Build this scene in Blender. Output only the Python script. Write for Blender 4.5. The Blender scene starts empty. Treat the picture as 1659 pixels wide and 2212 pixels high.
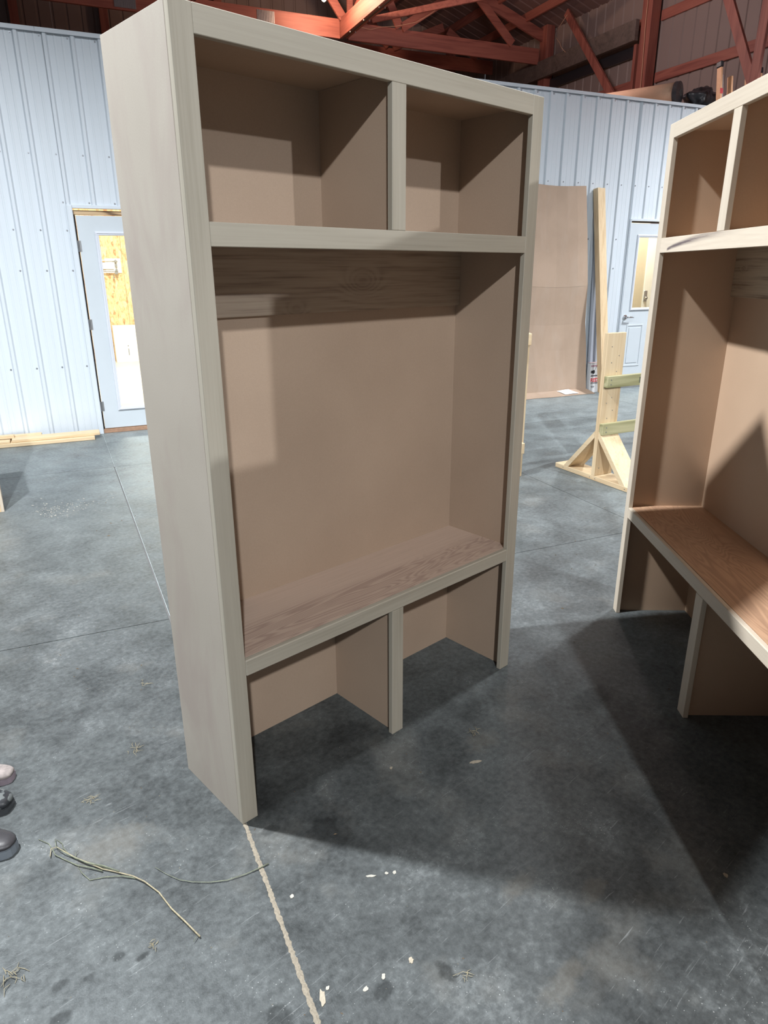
import bpy, bmesh, math, random
from mathutils import Vector, Matrix
random.seed(7)
PI = math.pi
S = bpy.context.scene
COL = S.collection

# ------------------------------------------------------------------ camera
cam = bpy.data.cameras.new('camera'); camo = bpy.data.objects.new('camera', cam); COL.objects.link(camo)
camo.location = (-0.812, -1.5184, 1.6041)
camo.rotation_euler = (1.2314, 0.0040, -0.7490)
cam.sensor_fit = 'VERTICAL'; cam.sensor_height = 36.0; cam.lens = 1481.3 * 36.0 / 2212.0
cam.clip_start = 0.05; cam.clip_end = 100
S.camera = camo

# ------------------------------------------------------------------ frames
TH = math.radians(-19.18)                       # the shop wall runs at this angle to the cabinet
FO = Vector((1.861, 5.659, 0.0))                # its foot, left of the first door
DU = Vector((math.cos(TH), math.sin(TH), 0)); DV = Vector((-DU.y, DU.x, 0))
def UV(u, v, z=0.0): return FO + DU * u + DV * v + Vector((0, 0, z))

# ------------------------------------------------------------------ light
w = bpy.data.worlds.new('world'); S.world = w; w.use_nodes = True
w.node_tree.nodes['Background'].inputs[0].default_value = (0.86, 0.90, 1.0, 1)
w.node_tree.nodes['Background'].inputs[1].default_value = 0.13
def spot(name, loc, power, radius, color=(0.95, 0.975, 1.0), angle=165, aim=(0, 0, -1), blend=0.35):
    l = bpy.data.lights.new(name, 'SPOT'); l.energy = power; l.color = color
    l.spot_size = math.radians(angle); l.spot_blend = blend; l.shadow_soft_size = radius
    o = bpy.data.objects.new(name, l); COL.objects.link(o); o.location = loc
    o.rotation_euler = Vector(aim).to_track_quat('-Z', 'Y').to_euler()
    return o
spot('high_bay_light', (-1.10, 1.82, 5.5), 3500, 0.09, angle=150, blend=1.0)
spot('high_bay_light', (3.55, 0.00, 5.5), 460, 0.15)
spot('high_bay_light', (9.00, 0.15, 5.2), 2300, 0.22, angle=140, blend=1.0)
spot('high_bay_light', (-4.03, -6.70, 6.05), 2750, 0.10)
spot('high_bay_light', (3.06, -9.15, 5.1), 1950, 0.08)
def area(name, loc, power, size, color):
    l = bpy.data.lights.new(name, 'AREA'); l.energy = power; l.size = size; l.color = color
    o = bpy.data.objects.new(name, l); COL.objects.link(o); o.location = loc; return o
area('room_light', UV(0.6, 3.6, 3.45), 400, 1.2, (1.0, 0.96, 0.86))
area('room_light', UV(7.7, 0.72, 3.30), 110, 0.5, (1.0, 0.97, 0.86))
S.view_settings.view_transform = 'Standard'; S.view_settings.look = 'None'
S.view_settings.exposure = 0.0; S.view_settings.gamma = 1.0; S.view_settings.use_curve_mapping = False

# ------------------------------------------------------------------ node helpers
def newmat(name):
    m = bpy.data.materials.new(name); m.use_nodes = True
    nt = m.node_tree; b = nt.nodes['Principled BSDF']
    return m, nt, b
def N(nt, t, **k):
    n = nt.nodes.new(t)
    for a, v in k.items(): setattr(n, a, v)
    return n
def coords(nt, scale=(1, 1, 1), rot=(0, 0, 0), kind='Object'):
    tc = N(nt, 'ShaderNodeTexCoord'); mp = N(nt, 'ShaderNodeMapping')
    mp.inputs['Scale'].default_value = scale; mp.inputs['Rotation'].default_value = rot
    nt.links.new(tc.outputs[kind], mp.inputs[0]); return mp.outputs[0]
def noise(nt, vec, scale, detail=4, rough=0.55, dist=0.0):
    n = N(nt, 'ShaderNodeTexNoise'); n.inputs['Scale'].default_value = scale
    n.inputs['Detail'].default_value = detail; n.inputs['Roughness'].default_value = rough
    n.inputs['Distortion'].default_value = dist
    nt.links.new(vec, n.inputs['Vector']); return n.outputs[0]
def ramp(nt, fac, stops):
    r = N(nt, 'ShaderNodeValToRGB'); e = r.color_ramp.elements
    while len(e) < len(stops): e.new(0.5)
    for i, (p, c) in enumerate(stops):
        e[i].position = p; e[i].color = (*c, 1) if len(c) == 3 else c
    nt.links.new(fac, r.inputs[0]); return r.outputs[0]
def mixc(nt, a, b, fac, mode='MIX'):
    m = N(nt, 'ShaderNodeMix', data_type='RGBA', blend_type=mode)
    for sock, v in ((m.inputs[0], fac), (m.inputs[6], a), (m.inputs[7], b)):
        if hasattr(v, 'is_output'): nt.links.new(v, sock)
        elif isinstance(v, tuple): sock.default_value = (*v, 1)
        else: sock.default_value = v
    return m.outputs[2]
def math_(nt, op, a, b=0.0, clamp=False):
    m = N(nt, 'ShaderNodeMath', operation=op, use_clamp=clamp)
    for s, v in ((m.inputs[0], a), (m.inputs[1], b)):
        if hasattr(v, 'is_output'): nt.links.new(v, s)
        else: s.default_value = v
    return m.outputs[0]
def bump(nt, b, h, strength=0.2, dist=0.002):
    n = N(nt, 'ShaderNodeBump'); n.inputs['Strength'].default_value = strength; n.inputs['Distance'].default_value = dist
    nt.links.new(h, n.inputs['Height']); nt.links.new(n.outputs[0], b.inputs['Normal'])
def plain(name, col, rough=0.6, metal=0.0, var=0.06, scale=30):
    m, nt, b = newmat(name)
    v = noise(nt, coords(nt), scale, 3)
    c = ramp(nt, v, [(0.3, tuple(x * (1 - var) for x in col)), (0.7, tuple(min(1, x * (1 + var)) for x in col))])
    nt.links.new(c, b.inputs['Base Color']); b.inputs['Roughness'].default_value = rough; b.inputs['Metallic'].default_value = metal
    return m
AXS = {'x': (0, 1, 1), 'y': (1, 0, 1), 'z': (1, 1, 0)}
def wood(name, light, mid, dark, axis='z', fine=90, bands=7.0, warp=1.4, con=0.5, rough=0.62, lo=0.9):
    """bare board: long low-frequency figure bent by noise, plus fine fibre streaks along the axis"""
    m, nt, b = newmat(name)
    s1 = tuple(1.0 if a else 0.10 for a in AXS[axis])
    s2 = tuple(1.0 if a else 0.02 for a in AXS[axis])
    v1 = coords(nt, s1); v2 = coords(nt, s2)
    big = noise(nt, v1, lo * 4, 3, 0.5, warp)
    saw = math_(nt, 'SINE', math_(nt, 'MULTIPLY', big, bands * 6.28))
    fig = math_(nt, 'MULTIPLY_ADD', saw, 0.22); nt.nodes[-1].inputs[2].default_value = 0.0
    fine_ = noise(nt, v2, fine, 5, 0.6, 0.2)
    med = noise(nt, v1, 9, 4, 0.55, 0.6)
    f = math_(nt, 'ADD', math_(nt, 'MULTIPLY', fine_, 0.55), math_(nt, 'MULTIPLY', med, 0.45))
    f = math_(nt, 'ADD', f, math_(nt, 'MULTIPLY', fig, con))
    c = ramp(nt, f, [(0.26, dark), (0.46, mid), (0.68, light)])
    nt.links.new(c, b.inputs['Base Color']); b.inputs['Roughness'].default_value = rough
    bump(nt, b, fine_, 0.12, 0.0006)
    return m
def mdf(name, c0, c1, rough=0.7, mottled=0.0, tint=(0.6, 0.5, 0.45)):
    m, nt, b = newmat(name)
    v = coords(nt)
    big = noise(nt, v, 2.2, 3, 0.5); fi = noise(nt, v, 260, 3, 0.7)
    f = math_(nt, 'ADD', math_(nt, 'MULTIPLY', big, 0.6), math_(nt, 'MULTIPLY', fi, 0.4))
    c = ramp(nt, f, [(0.36, c0), (0.62, c1)])
    if mottled:
        g = noise(nt, coords(nt, (2.2, 2.2, 0.7)), 2.6, 4, 0.6, 0.5)
        c = mixc(nt, c, tint, math_(nt, 'MULTIPLY', ramp(nt, g, [(0.48, (0, 0, 0)), (0.66, (1, 1, 1))]), mottled))
    nt.links.new(c, b.inputs['Base Color']); b.inputs['Roughness'].default_value = rough
    return m

# ------------------------------------------------------------------ materials
M = {}
M['mdf'] = mdf('mdf_board', (0.335, 0.247, 0.180), (0.385, 0.288, 0.212))
M['mdf_side'] = mdf('sanded_side_board', (0.315, 0.284, 0.240), (0.355, 0.322, 0.276), mottled=0.55, tint=(0.285, 0.236, 0.208))  # same MDF as inside; strong light outside put into a paler, greyer tone
M['mdf_b'] = mdf('warm_mdf_board', (0.45, 0.315, 0.215), (0.50, 0.355, 0.245))
for ax in 'xyz':
    M['pop_' + ax] = wood('poplar_' + ax, (0.37, 0.34, 0.28), (0.33, 0.302, 0.245), (0.25, 0.228, 0.178), ax, 120, 3, 1.0, 0.25)
    M['mpl_' + ax] = wood('pale_maple_' + ax, (0.60, 0.53, 0.43), (0.55, 0.48, 0.385), (0.46, 0.39, 0.30), ax, 120, 2, 0.8, 0.2)
    M['pine_' + ax] = wood('pine_' + ax, (0.74, 0.60, 0.40), (0.66, 0.51, 0.32), (0.52, 0.36, 0.20), ax, 60, 4, 0.8, 0.3)
    M['treated_' + ax] = wood('treated_pine_' + ax, (0.47, 0.44, 0.26), (0.38, 0.36, 0.20), (0.23, 0.22, 0.10), ax, 50, 6, 1.2, 0.6)
    M['red_' + ax] = wood('red_barn_timber_' + ax, (0.34, 0.125, 0.095), (0.27, 0.092, 0.072), (0.17, 0.05, 0.042), ax, 50, 5, 1.0, 0.4)  # plain timber; the warm lamp's red cast is put into this colour
M['grey_timber'] = wood('grey_barn_timber', (0.16, 0.13, 0.12), (0.12, 0.10, 0.09), (0.07, 0.06, 0.055), 'y', 40, 4, 0.8, 0.3)

def bench_mat(name, c_l, c_m, c_d, seed, centre, halfw):
    """bench board: a darker heartwood band of fine cathedral grain running along it, paler sapwood behind"""
    m, nt, b = newmat(name)
    tc = N(nt, 'ShaderNodeTexCoord'); sep = N(nt, 'ShaderNodeSeparateXYZ'); nt.links.new(tc.outputs['Object'], sep.inputs[0])
    mp = N(nt, 'ShaderNodeMapping'); mp.inputs['Location'].default_value = (seed, seed * 0.37, 0); mp.inputs['Scale'].default_value = (0.16, 1, 1)
    nt.links.new(tc.outputs['Object'], mp.inputs[0]); v = mp.outputs[0]
    mp2 = N(nt, 'ShaderNodeMapping'); mp2.inputs['Scale'].default_value = (0.03, 1, 1); nt.links.new(tc.outputs['Object'], mp2.inputs[0])
    edge = noise(nt, v, 5, 3, 0.5, 0.4)
    y = math_(nt, 'ADD', sep.outputs[1], math_(nt, 'MULTIPLY', math_(nt, 'SUBTRACT', edge, 0.5), 0.22))
    dist = math_(nt, 'ABSOLUTE', math_(nt, 'SUBTRACT', y, centre))
    band = math_(nt, 'SUBTRACT', 1.0, math_(nt, 'DIVIDE', math_(nt, 'SUBTRACT', dist, halfw * 0.75), halfw * 0.5, True), True)
    fig = noise(nt, v, 7, 2, 0.45, 1.3)
    lines = math_(nt, 'POWER', math_(nt, 'ABSOLUTE', math_(nt, 'SINE', math_(nt, 'MULTIPLY', fig, 60.0))), 2.5)
    fine_ = noise(nt, mp2.outputs[0], 130, 4, 0.6)
    base = ramp(nt, fine_, [(0.3, c_m), (0.7, c_l)])
    d = mixc(nt, c_d, c_m, math_(nt, 'MULTIPLY_ADD', lines, -0.75)); nt.nodes[-2].inputs[2].default_value = 1.0
    c = mixc(nt, base, d, math_(nt, 'MULTIPLY', band, 0.62))
    streak = ramp(nt, noise(nt, v, 16, 3, 0.5, 0.3), [(0.60, (0, 0, 0)), (0.72, (1, 1, 1))])
    c = mixc(nt, c, c_d, math_(nt, 'MULTIPLY', streak, 0.25))
    nt.links.new(c, b.inputs['Base Color']); b.inputs['Roughness'].default_value = 0.5
    bump(nt, b, fine_, 0.1, 0.0005)
    return m
M['bench_a'] = bench_mat('walnut_streaked_bench', (0.52, 0.40, 0.325), (0.46, 0.35, 0.28), (0.21, 0.13, 0.11), 3.1, 0.10, 0.08)
M['bench_b'] = bench_mat('cherry_toned_bench', (0.55, 0.36, 0.235), (0.46, 0.285, 0.18), (0.22, 0.12, 0.075), 9.7, 0.16, 0.12)

def knot_board(name, light, mid, dark, knots, axis_scale=0.16):
    """wide board: long contour grain that bends round its knots"""
    m, nt, b = newmat(name)
    tc = N(nt, 'ShaderNodeTexCoord'); sep = N(nt, 'ShaderNodeSeparateXYZ'); nt.links.new(tc.outputs['Object'], sep.inputs[0])
    mp = N(nt, 'ShaderNodeMapping'); mp.inputs['Scale'].default_value = (axis_scale, 1, 1); nt.links.new(tc.outputs['Object'], mp.inputs[0])
    mp2 = N(nt, 'ShaderNodeMapping'); mp2.inputs['Scale'].default_value = (0.03, 1, 1); nt.links.new(tc.outputs['Object'], mp2.inputs[0])
    h = math_(nt, 'ADD', math_(nt, 'MULTIPLY', sep.outputs[2], 9.0), math_(nt, 'MULTIPLY', noise(nt, mp.outputs[0], 5, 2, 0.4, 0.3), 1.6))
    km = None
    for (kx, kz, kr, amp) in knots:
        dx = math_(nt, 'DIVIDE', math_(nt, 'SUBTRACT', sep.outputs[0], kx), kr * 1.7)
        dz = math_(nt, 'DIVIDE', math_(nt, 'SUBTRACT', sep.outputs[2], kz), kr)
        r2 = math_(nt, 'ADD', math_(nt, 'MULTIPLY', dx, dx), math_(nt, 'MULTIPLY', dz, dz))
        g = math_(nt, 'POWER', 2.718, math_(nt, 'MULTIPLY', r2, -1.0))
        h = math_(nt, 'ADD', h, math_(nt, 'MULTIPLY', g, amp))
        km = g if km is None else math_(nt, 'MAXIMUM', km, g)
    ln = math_(nt, 'POWER', math_(nt, 'ABSOLUTE', math_(nt, 'SINE', math_(nt, 'MULTIPLY', h, 9.0))), 3.0)
    fine_ = noise(nt, mp2.outputs[0], 120, 4, 0.6)
    f = math_(nt, 'ADD', math_(nt, 'MULTIPLY', fine_, 0.7), math_(nt, 'MULTIPLY', ln, -0.10))
    c = ramp(nt, f, [(0.12, dark), (0.30, mid), (0.46, light)])
    c = mixc(nt, c, dark, math_(nt, 'MULTIPLY', km, 0.32))
    nt.links.new(c, b.inputs['Base Color']); b.inputs['Roughness'].default_value = 0.6
    return m
M['hook_a'] = knot_board('figured_poplar_board', (0.37, 0.30, 0.225), (0.33, 0.26, 0.195), (0.20, 0.145, 0.11), [(0.80, 1.565, 0.040, 1.5), (0.52, 1.485, 0.022, 0.8)])
M['hook_b'] = knot_board('knotty_poplar_board', (0.52, 0.43, 0.31), (0.46, 0.375, 0.27), (0.20, 0.13, 0.09), [(0.10, 1.60, 0.011, 0.7)])

def streak_rail():
    m, nt, b = newmat('mineral_streaked_rail')
    tc = N(nt, 'ShaderNodeTexCoord'); sep = N(nt, 'ShaderNodeSeparateXYZ'); nt.links.new(tc.outputs['Object'], sep.inputs[0])
    mp2 = N(nt, 'ShaderNodeMapping'); mp2.inputs['Scale'].default_value = (0.05, 1, 1); nt.links.new(tc.outputs['Object'], mp2.inputs[0])
    fine_ = noise(nt, mp2.outputs[0], 110, 4, 0.6)
    c = ramp(nt, fine_, [(0.3, (0.58, 0.50, 0.40)), (0.7, (0.66, 0.58, 0.47))])
    # a dark mineral streak that starts at the left and fans out to the right, rising
    x = math_(nt, 'SUBTRACT', sep.outputs[0], 0.12)
    cz = math_(nt, 'ADD', math_(nt, 'MULTIPLY', math_(nt, 'POWER', math_(nt, 'MAXIMUM', x, 0.0), 0.7), 0.080), 1.675)
    d = math_(nt, 'ABSOLUTE', math_(nt, 'SUBTRACT', sep.outputs[2], cz))
    wv = math_(nt, 'ADD', math_(nt, 'MULTIPLY', x, 0.030), 0.0075)
    s = math_(nt, 'SUBTRACT', 1.0, math_(nt, 'DIVIDE', d, wv), True)
    s = math_(nt, 'MULTIPLY', s, math_(nt, 'MULTIPLY', x, 60.0, True))
    s = math_(nt, 'MULTIPLY', s, math_(nt, 'SUBTRACT', 1.0, math_(nt, 'MULTIPLY', x, 1.5), True))
    br = ramp(nt, noise(nt, mp2.outputs[0], 160, 3, 0.6), [(0.30, (0.45, 0.45, 0.45)), (0.55, (1, 1, 1))])
    c = mixc(nt, c, (0.13, 0.10, 0.10), math_(nt, 'MULTIPLY', math_(nt, 'MULTIPLY', s, br), 1.7, True))
    nt.links.new(c, b.inputs['Base Color']); b.inputs['Roughness'].default_value = 0.6
    return m
M['streak'] = streak_rail()

def metal_wall(name, col, rough=0.38, spec=0.5):
    m, nt, b = newmat(name)
    v = noise(nt, coords(nt, (1, 1, 0.25)), 1.6, 3)
    c = ramp(nt, v, [(0.3, tuple(x * 0.95 for x in col)), (0.7, col)])
    nt.links.new(c, b.inputs['Base Color']); b.inputs['Roughness'].default_value = rough
    bump(nt, b, noise(nt, coords(nt, (1, 1, 0.3)), 2.5, 1), 0.10, 0.004)
    return m
M['steel'] = metal_wall('white_painted_steel', (0.60, 0.665, 0.725))
M['barn'] = metal_wall('tan_barn_steel', (0.25, 0.205, 0.195), 0.6)
M['roof'] = metal_wall('roof_steel', (0.16, 0.105, 0.10), 0.7)
M['door'] = plain('door_paint', (0.52, 0.58, 0.625), 0.4, 0, 0.02, 5)
M['doortrim'] = plain('door_lite_frame', (0.62, 0.66, 0.73), 0.4, 0, 0.02, 5)
M['white'] = plain('white_enamel', (0.86, 0.86, 0.84), 0.4, 0, 0.02, 6)
M['chrome'] = plain('chrome', (0.75, 0.76, 0.78), 0.15, 1.0, 0.02)
M['screw'] = plain('screw_steel', (0.35, 0.37, 0.40), 0.35, 0.9, 0.05)
M['hinge'] = plain('hinge_steel', (0.30, 0.31, 0.32), 0.4, 0.8, 0.05)
M['dark'] = plain('dark_gap', (0.03, 0.03, 0.03), 0.8)
M['black'] = plain('black_plastic', (0.025, 0.025, 0.03), 0.35)
M['threshold'] = plain('brown_threshold', (0.33, 0.20, 0.13), 0.6, 0, 0.15)
M['cardboard'] = mdf('cardboard', (0.36, 0.265, 0.195), (0.43, 0.32, 0.24), 0.8, 0.3, (0.45, 0.36, 0.29))
M['paper'] = plain('paper', (0.85, 0.86, 0.88), 0.7, 0, 0.02)
M['sheathing'] = plain('tan_paper_roll', (0.60, 0.38, 0.26), 0.7, 0, 0.08, 8)
M['orange'] = plain('orange_fibreglass', (0.80, 0.45, 0.25), 0.5, 0, 0.05)
M['alu'] = plain('aluminium', (0.62, 0.62, 0.64), 0.3, 0.9, 0.05)
M['deck'] = plain('plywood_deck', (0.35, 0.25, 0.17), 0.8, 0, 0.15, 6)
M['drywall'] = plain('beige_drywall', (0.62, 0.54, 0.42), 0.8, 0, 0.03)
M['chip'] = plain('paint_chip', (0.30, 0.265, 0.205), 0.7, 0, 0.12, 200)
M['chipw'] = plain('white_paint_chip', (0.33, 0.32, 0.28), 0.7, 0, 0.1, 200)
M['straw'] = plain('dry_straw', (0.25, 0.22, 0.145), 0.8, 0, 0.25, 120)
M['stemg'] = plain('dry_green_stem', (0.13, 0.145, 0.10), 0.7, 0, 0.35, 60)
M['bark'] = plain('bark_crumb', (0.14, 0.10, 0.06), 0.9, 0, 0.3, 200)
M['filler'] = plain('joint_sand', (0.20, 0.175, 0.135), 0.9, 0, 0.2, 180)
M['ground'] = plain('joint_shadow', (0.10, 0.10, 0.10), 0.9)  # grey base under the slabs, visible in open joints
M['white_tape'] = plain('off_white_edge', (0.78, 0.74, 0.66), 0.6)

def glass():
    m, nt, b = newmat('door_glass'); nt.nodes.remove(b)
    out = nt.nodes['Material Output']
    t = N(nt, 'ShaderNodeBsdfTransparent'); t.inputs[0].default_value = (0.95, 0.98, 0.97, 1)
    g = N(nt, 'ShaderNodeBsdfGlossy'); g.inputs['Roughness'].default_value = 0.03
    mx = N(nt, 'ShaderNodeMixShader'); mx.inputs[0].default_value = 0.05; nt.links.new(t.outputs[0], mx.inputs[1]); nt.links.new(g.outputs[0], mx.inputs[2])
    nt.links.new(mx.outputs[0], out.inputs[0]); return m
M['glass'] = glass()
def emis(name, col, s):
    m, nt, b = newmat(name); b.inputs['Emission Color'].default_value = (*col, 1); b.inputs['Emission Strength'].default_value = s; return m
M['bulb'] = emis('lit_bulb', (1.0, 0.72, 0.45), 40)
def osb():
    m, nt, b = newmat('strand_board')
    v = coords(nt, (1, 1, 0.45), (0, 0.4, 0))
    vo = N(nt, 'ShaderNodeTexVoronoi'); vo.inputs['Scale'].default_value = 26; nt.links.new(v, vo.inputs['Vector'])
    g = noise(nt, vo.outputs['Color'], 3, 2); h = noise(nt, v, 40, 3)
    c = ramp(nt, math_(nt, 'ADD', math_(nt, 'MULTIPLY', g, 0.6), math_(nt, 'MULTIPLY', h, 0.4)), [(0.36, (0.42, 0.22, 0.09)), (0.46, (0.72, 0.48, 0.25)), (0.62, (0.85, 0.66, 0.40))])
    nt.links.new(c, b.inputs['Base Color']); b.inputs['Roughness'].default_value = 0.7; return m
M['osb'] = osb()
def rough_header():
    return wood('rough_header', (0.55, 0.40, 0.24), (0.42, 0.28, 0.15), (0.14, 0.08, 0.04), 'x', 30, 6, 2.0, 0.8)
M['header'] = rough_header()

# ------------------------------------------------------------------ concrete (world-size coordinates, slabs sit at the origin)
STAINS = [  # x, y, rx, ry, darkness
    (0.159, -0.232, 0.070, 0.060, 0.42), (0.185, -0.175, 0.050, 0.045, 0.42), (0.054, -0.075, 0.032, 0.022, 0.45), (0.108, -0.742, 0.018, 0.030, 0.55),
    (-0.033, -0.672, 0.032, 0.022, 0.55), (-0.253, -0.555, 0.042, 0.030, 0.5), (-0.589, -0.137, 0.022, 0.016, 0.5),
    (-0.458, -0.159, 0.016, 0.014, 0.5), (-0.411, -0.200, 0.018, 0.012, 0.6), (-0.677, -0.040, 0.03, 0.02, 0.4),
    (-0.53, -0.165, 0.016, 0.012, 0.4), (1.362, -0.383, 0.12, 0.06, 0.4), (0.526, 0.12, 0.10, 0.07, 0.4), (-0.62, -0.22, 0.03, 0.02, 0.5),
    (3.6, 1.15, 0.10, 0.16, 0.25), (0.02, -0.60, 0.02, 0.015, 0.3), (0.10, 0.10, 0.06, 0.10, 0.35)]
DUST = [(0.44, -0.71, 0.07, 0.03), (0.58, -0.86, 0.05, 0.03), (-0.33, 0.2, 0.12, 0.07), (0.3, -0.95, 0.10, 0.03), (0.85, -0.25, 0.08, 0.05)]
def concrete():
    m, nt, b = newmat('polished_concrete')
    g = N(nt, 'ShaderNodeTexCoord').outputs['Object']
    sep = N(nt, 'ShaderNodeSeparateXYZ'); nt.links.new(g, sep.inputs[0])
    big = noise(nt, g, 0.9, 5, 0.6, 0.6); mid = noise(nt, g, 5, 6, 0.65, 0.4); fin = noise(nt, g, 45, 5, 0.7); tin = noise(nt, g, 240, 3, 0.7)
    f = math_(nt, 'ADD', math_(nt, 'MULTIPLY', big, 0.30), math_(nt, 'MULTIPLY', mid, 0.36))
    f = math_(nt, 'ADD', f, math_(nt, 'MULTIPLY', fin, 0.34))
    c = ramp(nt, f, [(0.37, (0.005, 0.0052, 0.0052)), (0.46, (0.011, 0.0115, 0.0115)), (0.55, (0.023, 0.0245, 0.0245)), (0.64, (0.070, 0.074, 0.074))])
    c = mixc(nt, c, (0.5, 0.5, 0.5), 1.0, 'MIX') if False else c
    t = ramp(nt, tin, [(0.30, (0.72, 0.72, 0.72)), (0.5, (1, 1, 1)), (0.72, (1.25, 1.25, 1.25))])
    c = mixc(nt, c, t, 1.0, 'MULTIPLY')
    warm = ramp(nt, noise(nt, g, 2.6, 4, 0.6), [(0.55, (0, 0, 0)), (0.72, (1, 1, 1))])
    c = mixc(nt, c, (0.125, 0.112, 0.092), math_(nt, 'MULTIPLY', warm, 0.35))
    # pale specks
    vo = N(nt, 'ShaderNodeTexVoronoi'); vo.inputs['Scale'].default_value = 85; nt.links.new(g, vo.inputs['Vector'])
    sp = math_(nt, 'LESS_THAN', vo.outputs['Distance'], math_(nt, 'MULTIPLY', math_(nt, 'SUBTRACT', mid, 0.40), 0.55))
    c = mixc(nt, c, (0.34, 0.35, 0.34), math_(nt, 'MULTIPLY', sp, 0.5))
    # fine trowel scratches
    wv = N(nt, 'ShaderNodeMapping'); wv.inputs['Scale'].default_value = (3, 60, 1); wv.inputs['Rotation'].default_value = (0, 0, 0.6); nt.links.new(g, wv.inputs[0])
    sc = ramp(nt, noise(nt, wv.outputs[0], 2.0, 3, 0.6, 1.5), [(0.66, (0, 0, 0)), (0.72, (1, 1, 1))])
    c = mixc(nt, c, (0.26, 0.27, 0.27), math_(nt, 'MULTIPLY', sc, 0.3))
    wob = noise(nt, g, 26, 3, 0.6)
    for lst, col, inv in ((STAINS, (0.004, 0.0045, 0.005), 0), (DUST, (0.075, 0.062, 0.045), 1)):
        tot = None
        for s in lst:
            dx = math_(nt, 'DIVIDE', math_(nt, 'SUBTRACT', sep.outputs[0], s[0]), s[2])
            dy = math_(nt, 'DIVIDE', math_(nt, 'SUBTRACT', sep.outputs[1], s[1]), s[3])
            r = math_(nt, 'SQRT', math_(nt, 'ADD', math_(nt, 'MULTIPLY', dx, dx), math_(nt, 'MULTIPLY', dy, dy)))
            r = math_(nt, 'ADD', r, math_(nt, 'MULTIPLY', math_(nt, 'SUBTRACT', wob, 0.5), 1.9))
            k = math_(nt, 'MULTIPLY', math_(nt, 'MULTIPLY', math_(nt, 'SUBTRACT', 1.15, r), 2.0 if not inv else 1.5, True), s[4] * 0.8 if not inv else 0.4)
            tot = k if tot is None else math_(nt, 'MAXIMUM', tot, k)
        c = mixc(nt, c, col, tot)
        if not inv: wet = tot
    nt.links.new(c, b.inputs['Base Color'])
    rr = ramp(nt, mid, [(0.35, (0.50, 0.50, 0.50)), (0.65, (0.64, 0.64, 0.64))]); nt.links.new(rr, b.inputs['Roughness'])
    sl = ramp(nt, f, [(0.38, (0.35, 0.35, 0.35)), (0.60, (1.0, 1.0, 1.0))]); nt.links.new(math_(nt, 'MULTIPLY', sl, math_(nt, 'SUBTRACT', 1.0, math_(nt, 'MULTIPLY', wet, 1.2), True)), b.inputs['Specular IOR Level'])
    nt.links.new(math_(nt, 'MULTIPLY', ramp(nt, f, [(0.38, (0.45, 0.45, 0.45)), (0.60, (1.0, 1.0, 1.0))]), math_(nt, 'SUBTRACT', 1.0, wet)), b.inputs['Sheen Weight']); b.inputs['Sheen Roughness'].default_value = 0.45; b.inputs['Sheen Tint'].default_value = (0.84, 0.97, 1.0, 1)
    b.inputs['Specular Tint'].default_value = (0.90, 0.98, 1.0, 1)
    bump(nt, b, math_(nt, 'ADD', fin, math_(nt, 'MULTIPLY', tin, 0.6)), 0.34, 0.0018)
    return m
M['concrete'] = concrete()

# ------------------------------------------------------------------ geometry helpers
def box(bm, x0, x1, y0, y1, z0, z1, bev=0.0):
    vs = [bm.verts.new(p) for p in ((x0, y0, z0), (x1, y0, z0), (x1, y1, z0), (x0, y1, z0), (x0, y0, z1), (x1, y0, z1), (x1, y1, z1), (x0, y1, z1))]
    fs = [bm.faces.new([vs[i] for i in f]) for f in ((0, 3, 2, 1), (4, 5, 6, 7), (0, 1, 5, 4), (1, 2, 6, 5), (2, 3, 7, 6), (3, 0, 4, 7))]
    if bev:
        es = list({e for f in fs for e in f.edges})
        bmesh.ops.bevel(bm, geom=es, offset=bev, segments=1, affect='EDGES', profile=0.5)
def bar(bm, a, b, wd, th, up=(0, 0, 1), bev=0.0):
    """rectangular bar from a to b; wd measured across, th along 'up'"""
    a = Vector(a); b = Vector(b); d = (b - a).normalized(); u = Vector(up); s = d.cross(u).normalized(); u = s.cross(d).normalized()
    vs = []
    for p in (a, b):
        for (i, j) in ((-1, -1), (1, -1), (1, 1), (-1, 1)): vs.append(bm.verts.new(p + s * wd / 2 * i + u * th / 2 * j))
    fs = [bm.faces.new([vs[i] for i in f]) for f in ((0, 1, 2, 3), (4, 7, 6, 5), (0, 4, 5, 1), (1, 5, 6, 2), (2, 6, 7, 3), (3, 7, 4, 0))]
    bmesh.ops.recalc_face_normals(bm, faces=fs)
    if bev:
        es = list({e for f in fs for e in f.edges})
        bmesh.ops.bevel(bm, geom=es, offset=bev, segments=1, affect='EDGES', profile=0.5)
def tube(bm, pts, radii, n=8):
    pts = [Vector(p) for p in pts]; rings = []
    if not hasattr(radii, '__len__'): radii = [radii] * len(pts)
    for i, p in enumerate(pts):
        d = (pts[min(i + 1, len(pts) - 1)] - pts[max(i - 1, 0)]).normalized()
        up = Vector((0, 0, 1)) if abs(d.z) < 0.9 else Vector((1, 0, 0))
        s = d.cross(up).normalized(); u = s.cross(d)
        rings.append([bm.verts.new(p + (s * math.cos(2 * PI * k / n) + u * math.sin(2 * PI * k / n)) * radii[i]) for k in range(n)])
    for a, b in zip(rings, rings[1:]):
        for k in range(n): bm.faces.new((a[k], a[(k + 1) % n], b[(k + 1) % n], b[k]))
    bm.faces.new(rings[0][::-1]); bm.faces.new(rings[-1])
def prism(bm, outline, z0, z1):
    lo = [bm.verts.new((x, y, z0)) for x, y in outline]; hi = [bm.verts.new((x, y, z1)) for x, y in outline]
    bm.faces.new(lo[::-1]); bm.faces.new(hi)
    n = len(outline)
    for i in range(n): bm.faces.new((lo[i], lo[(i + 1) % n], hi[(i + 1) % n], hi[i]))
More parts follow.
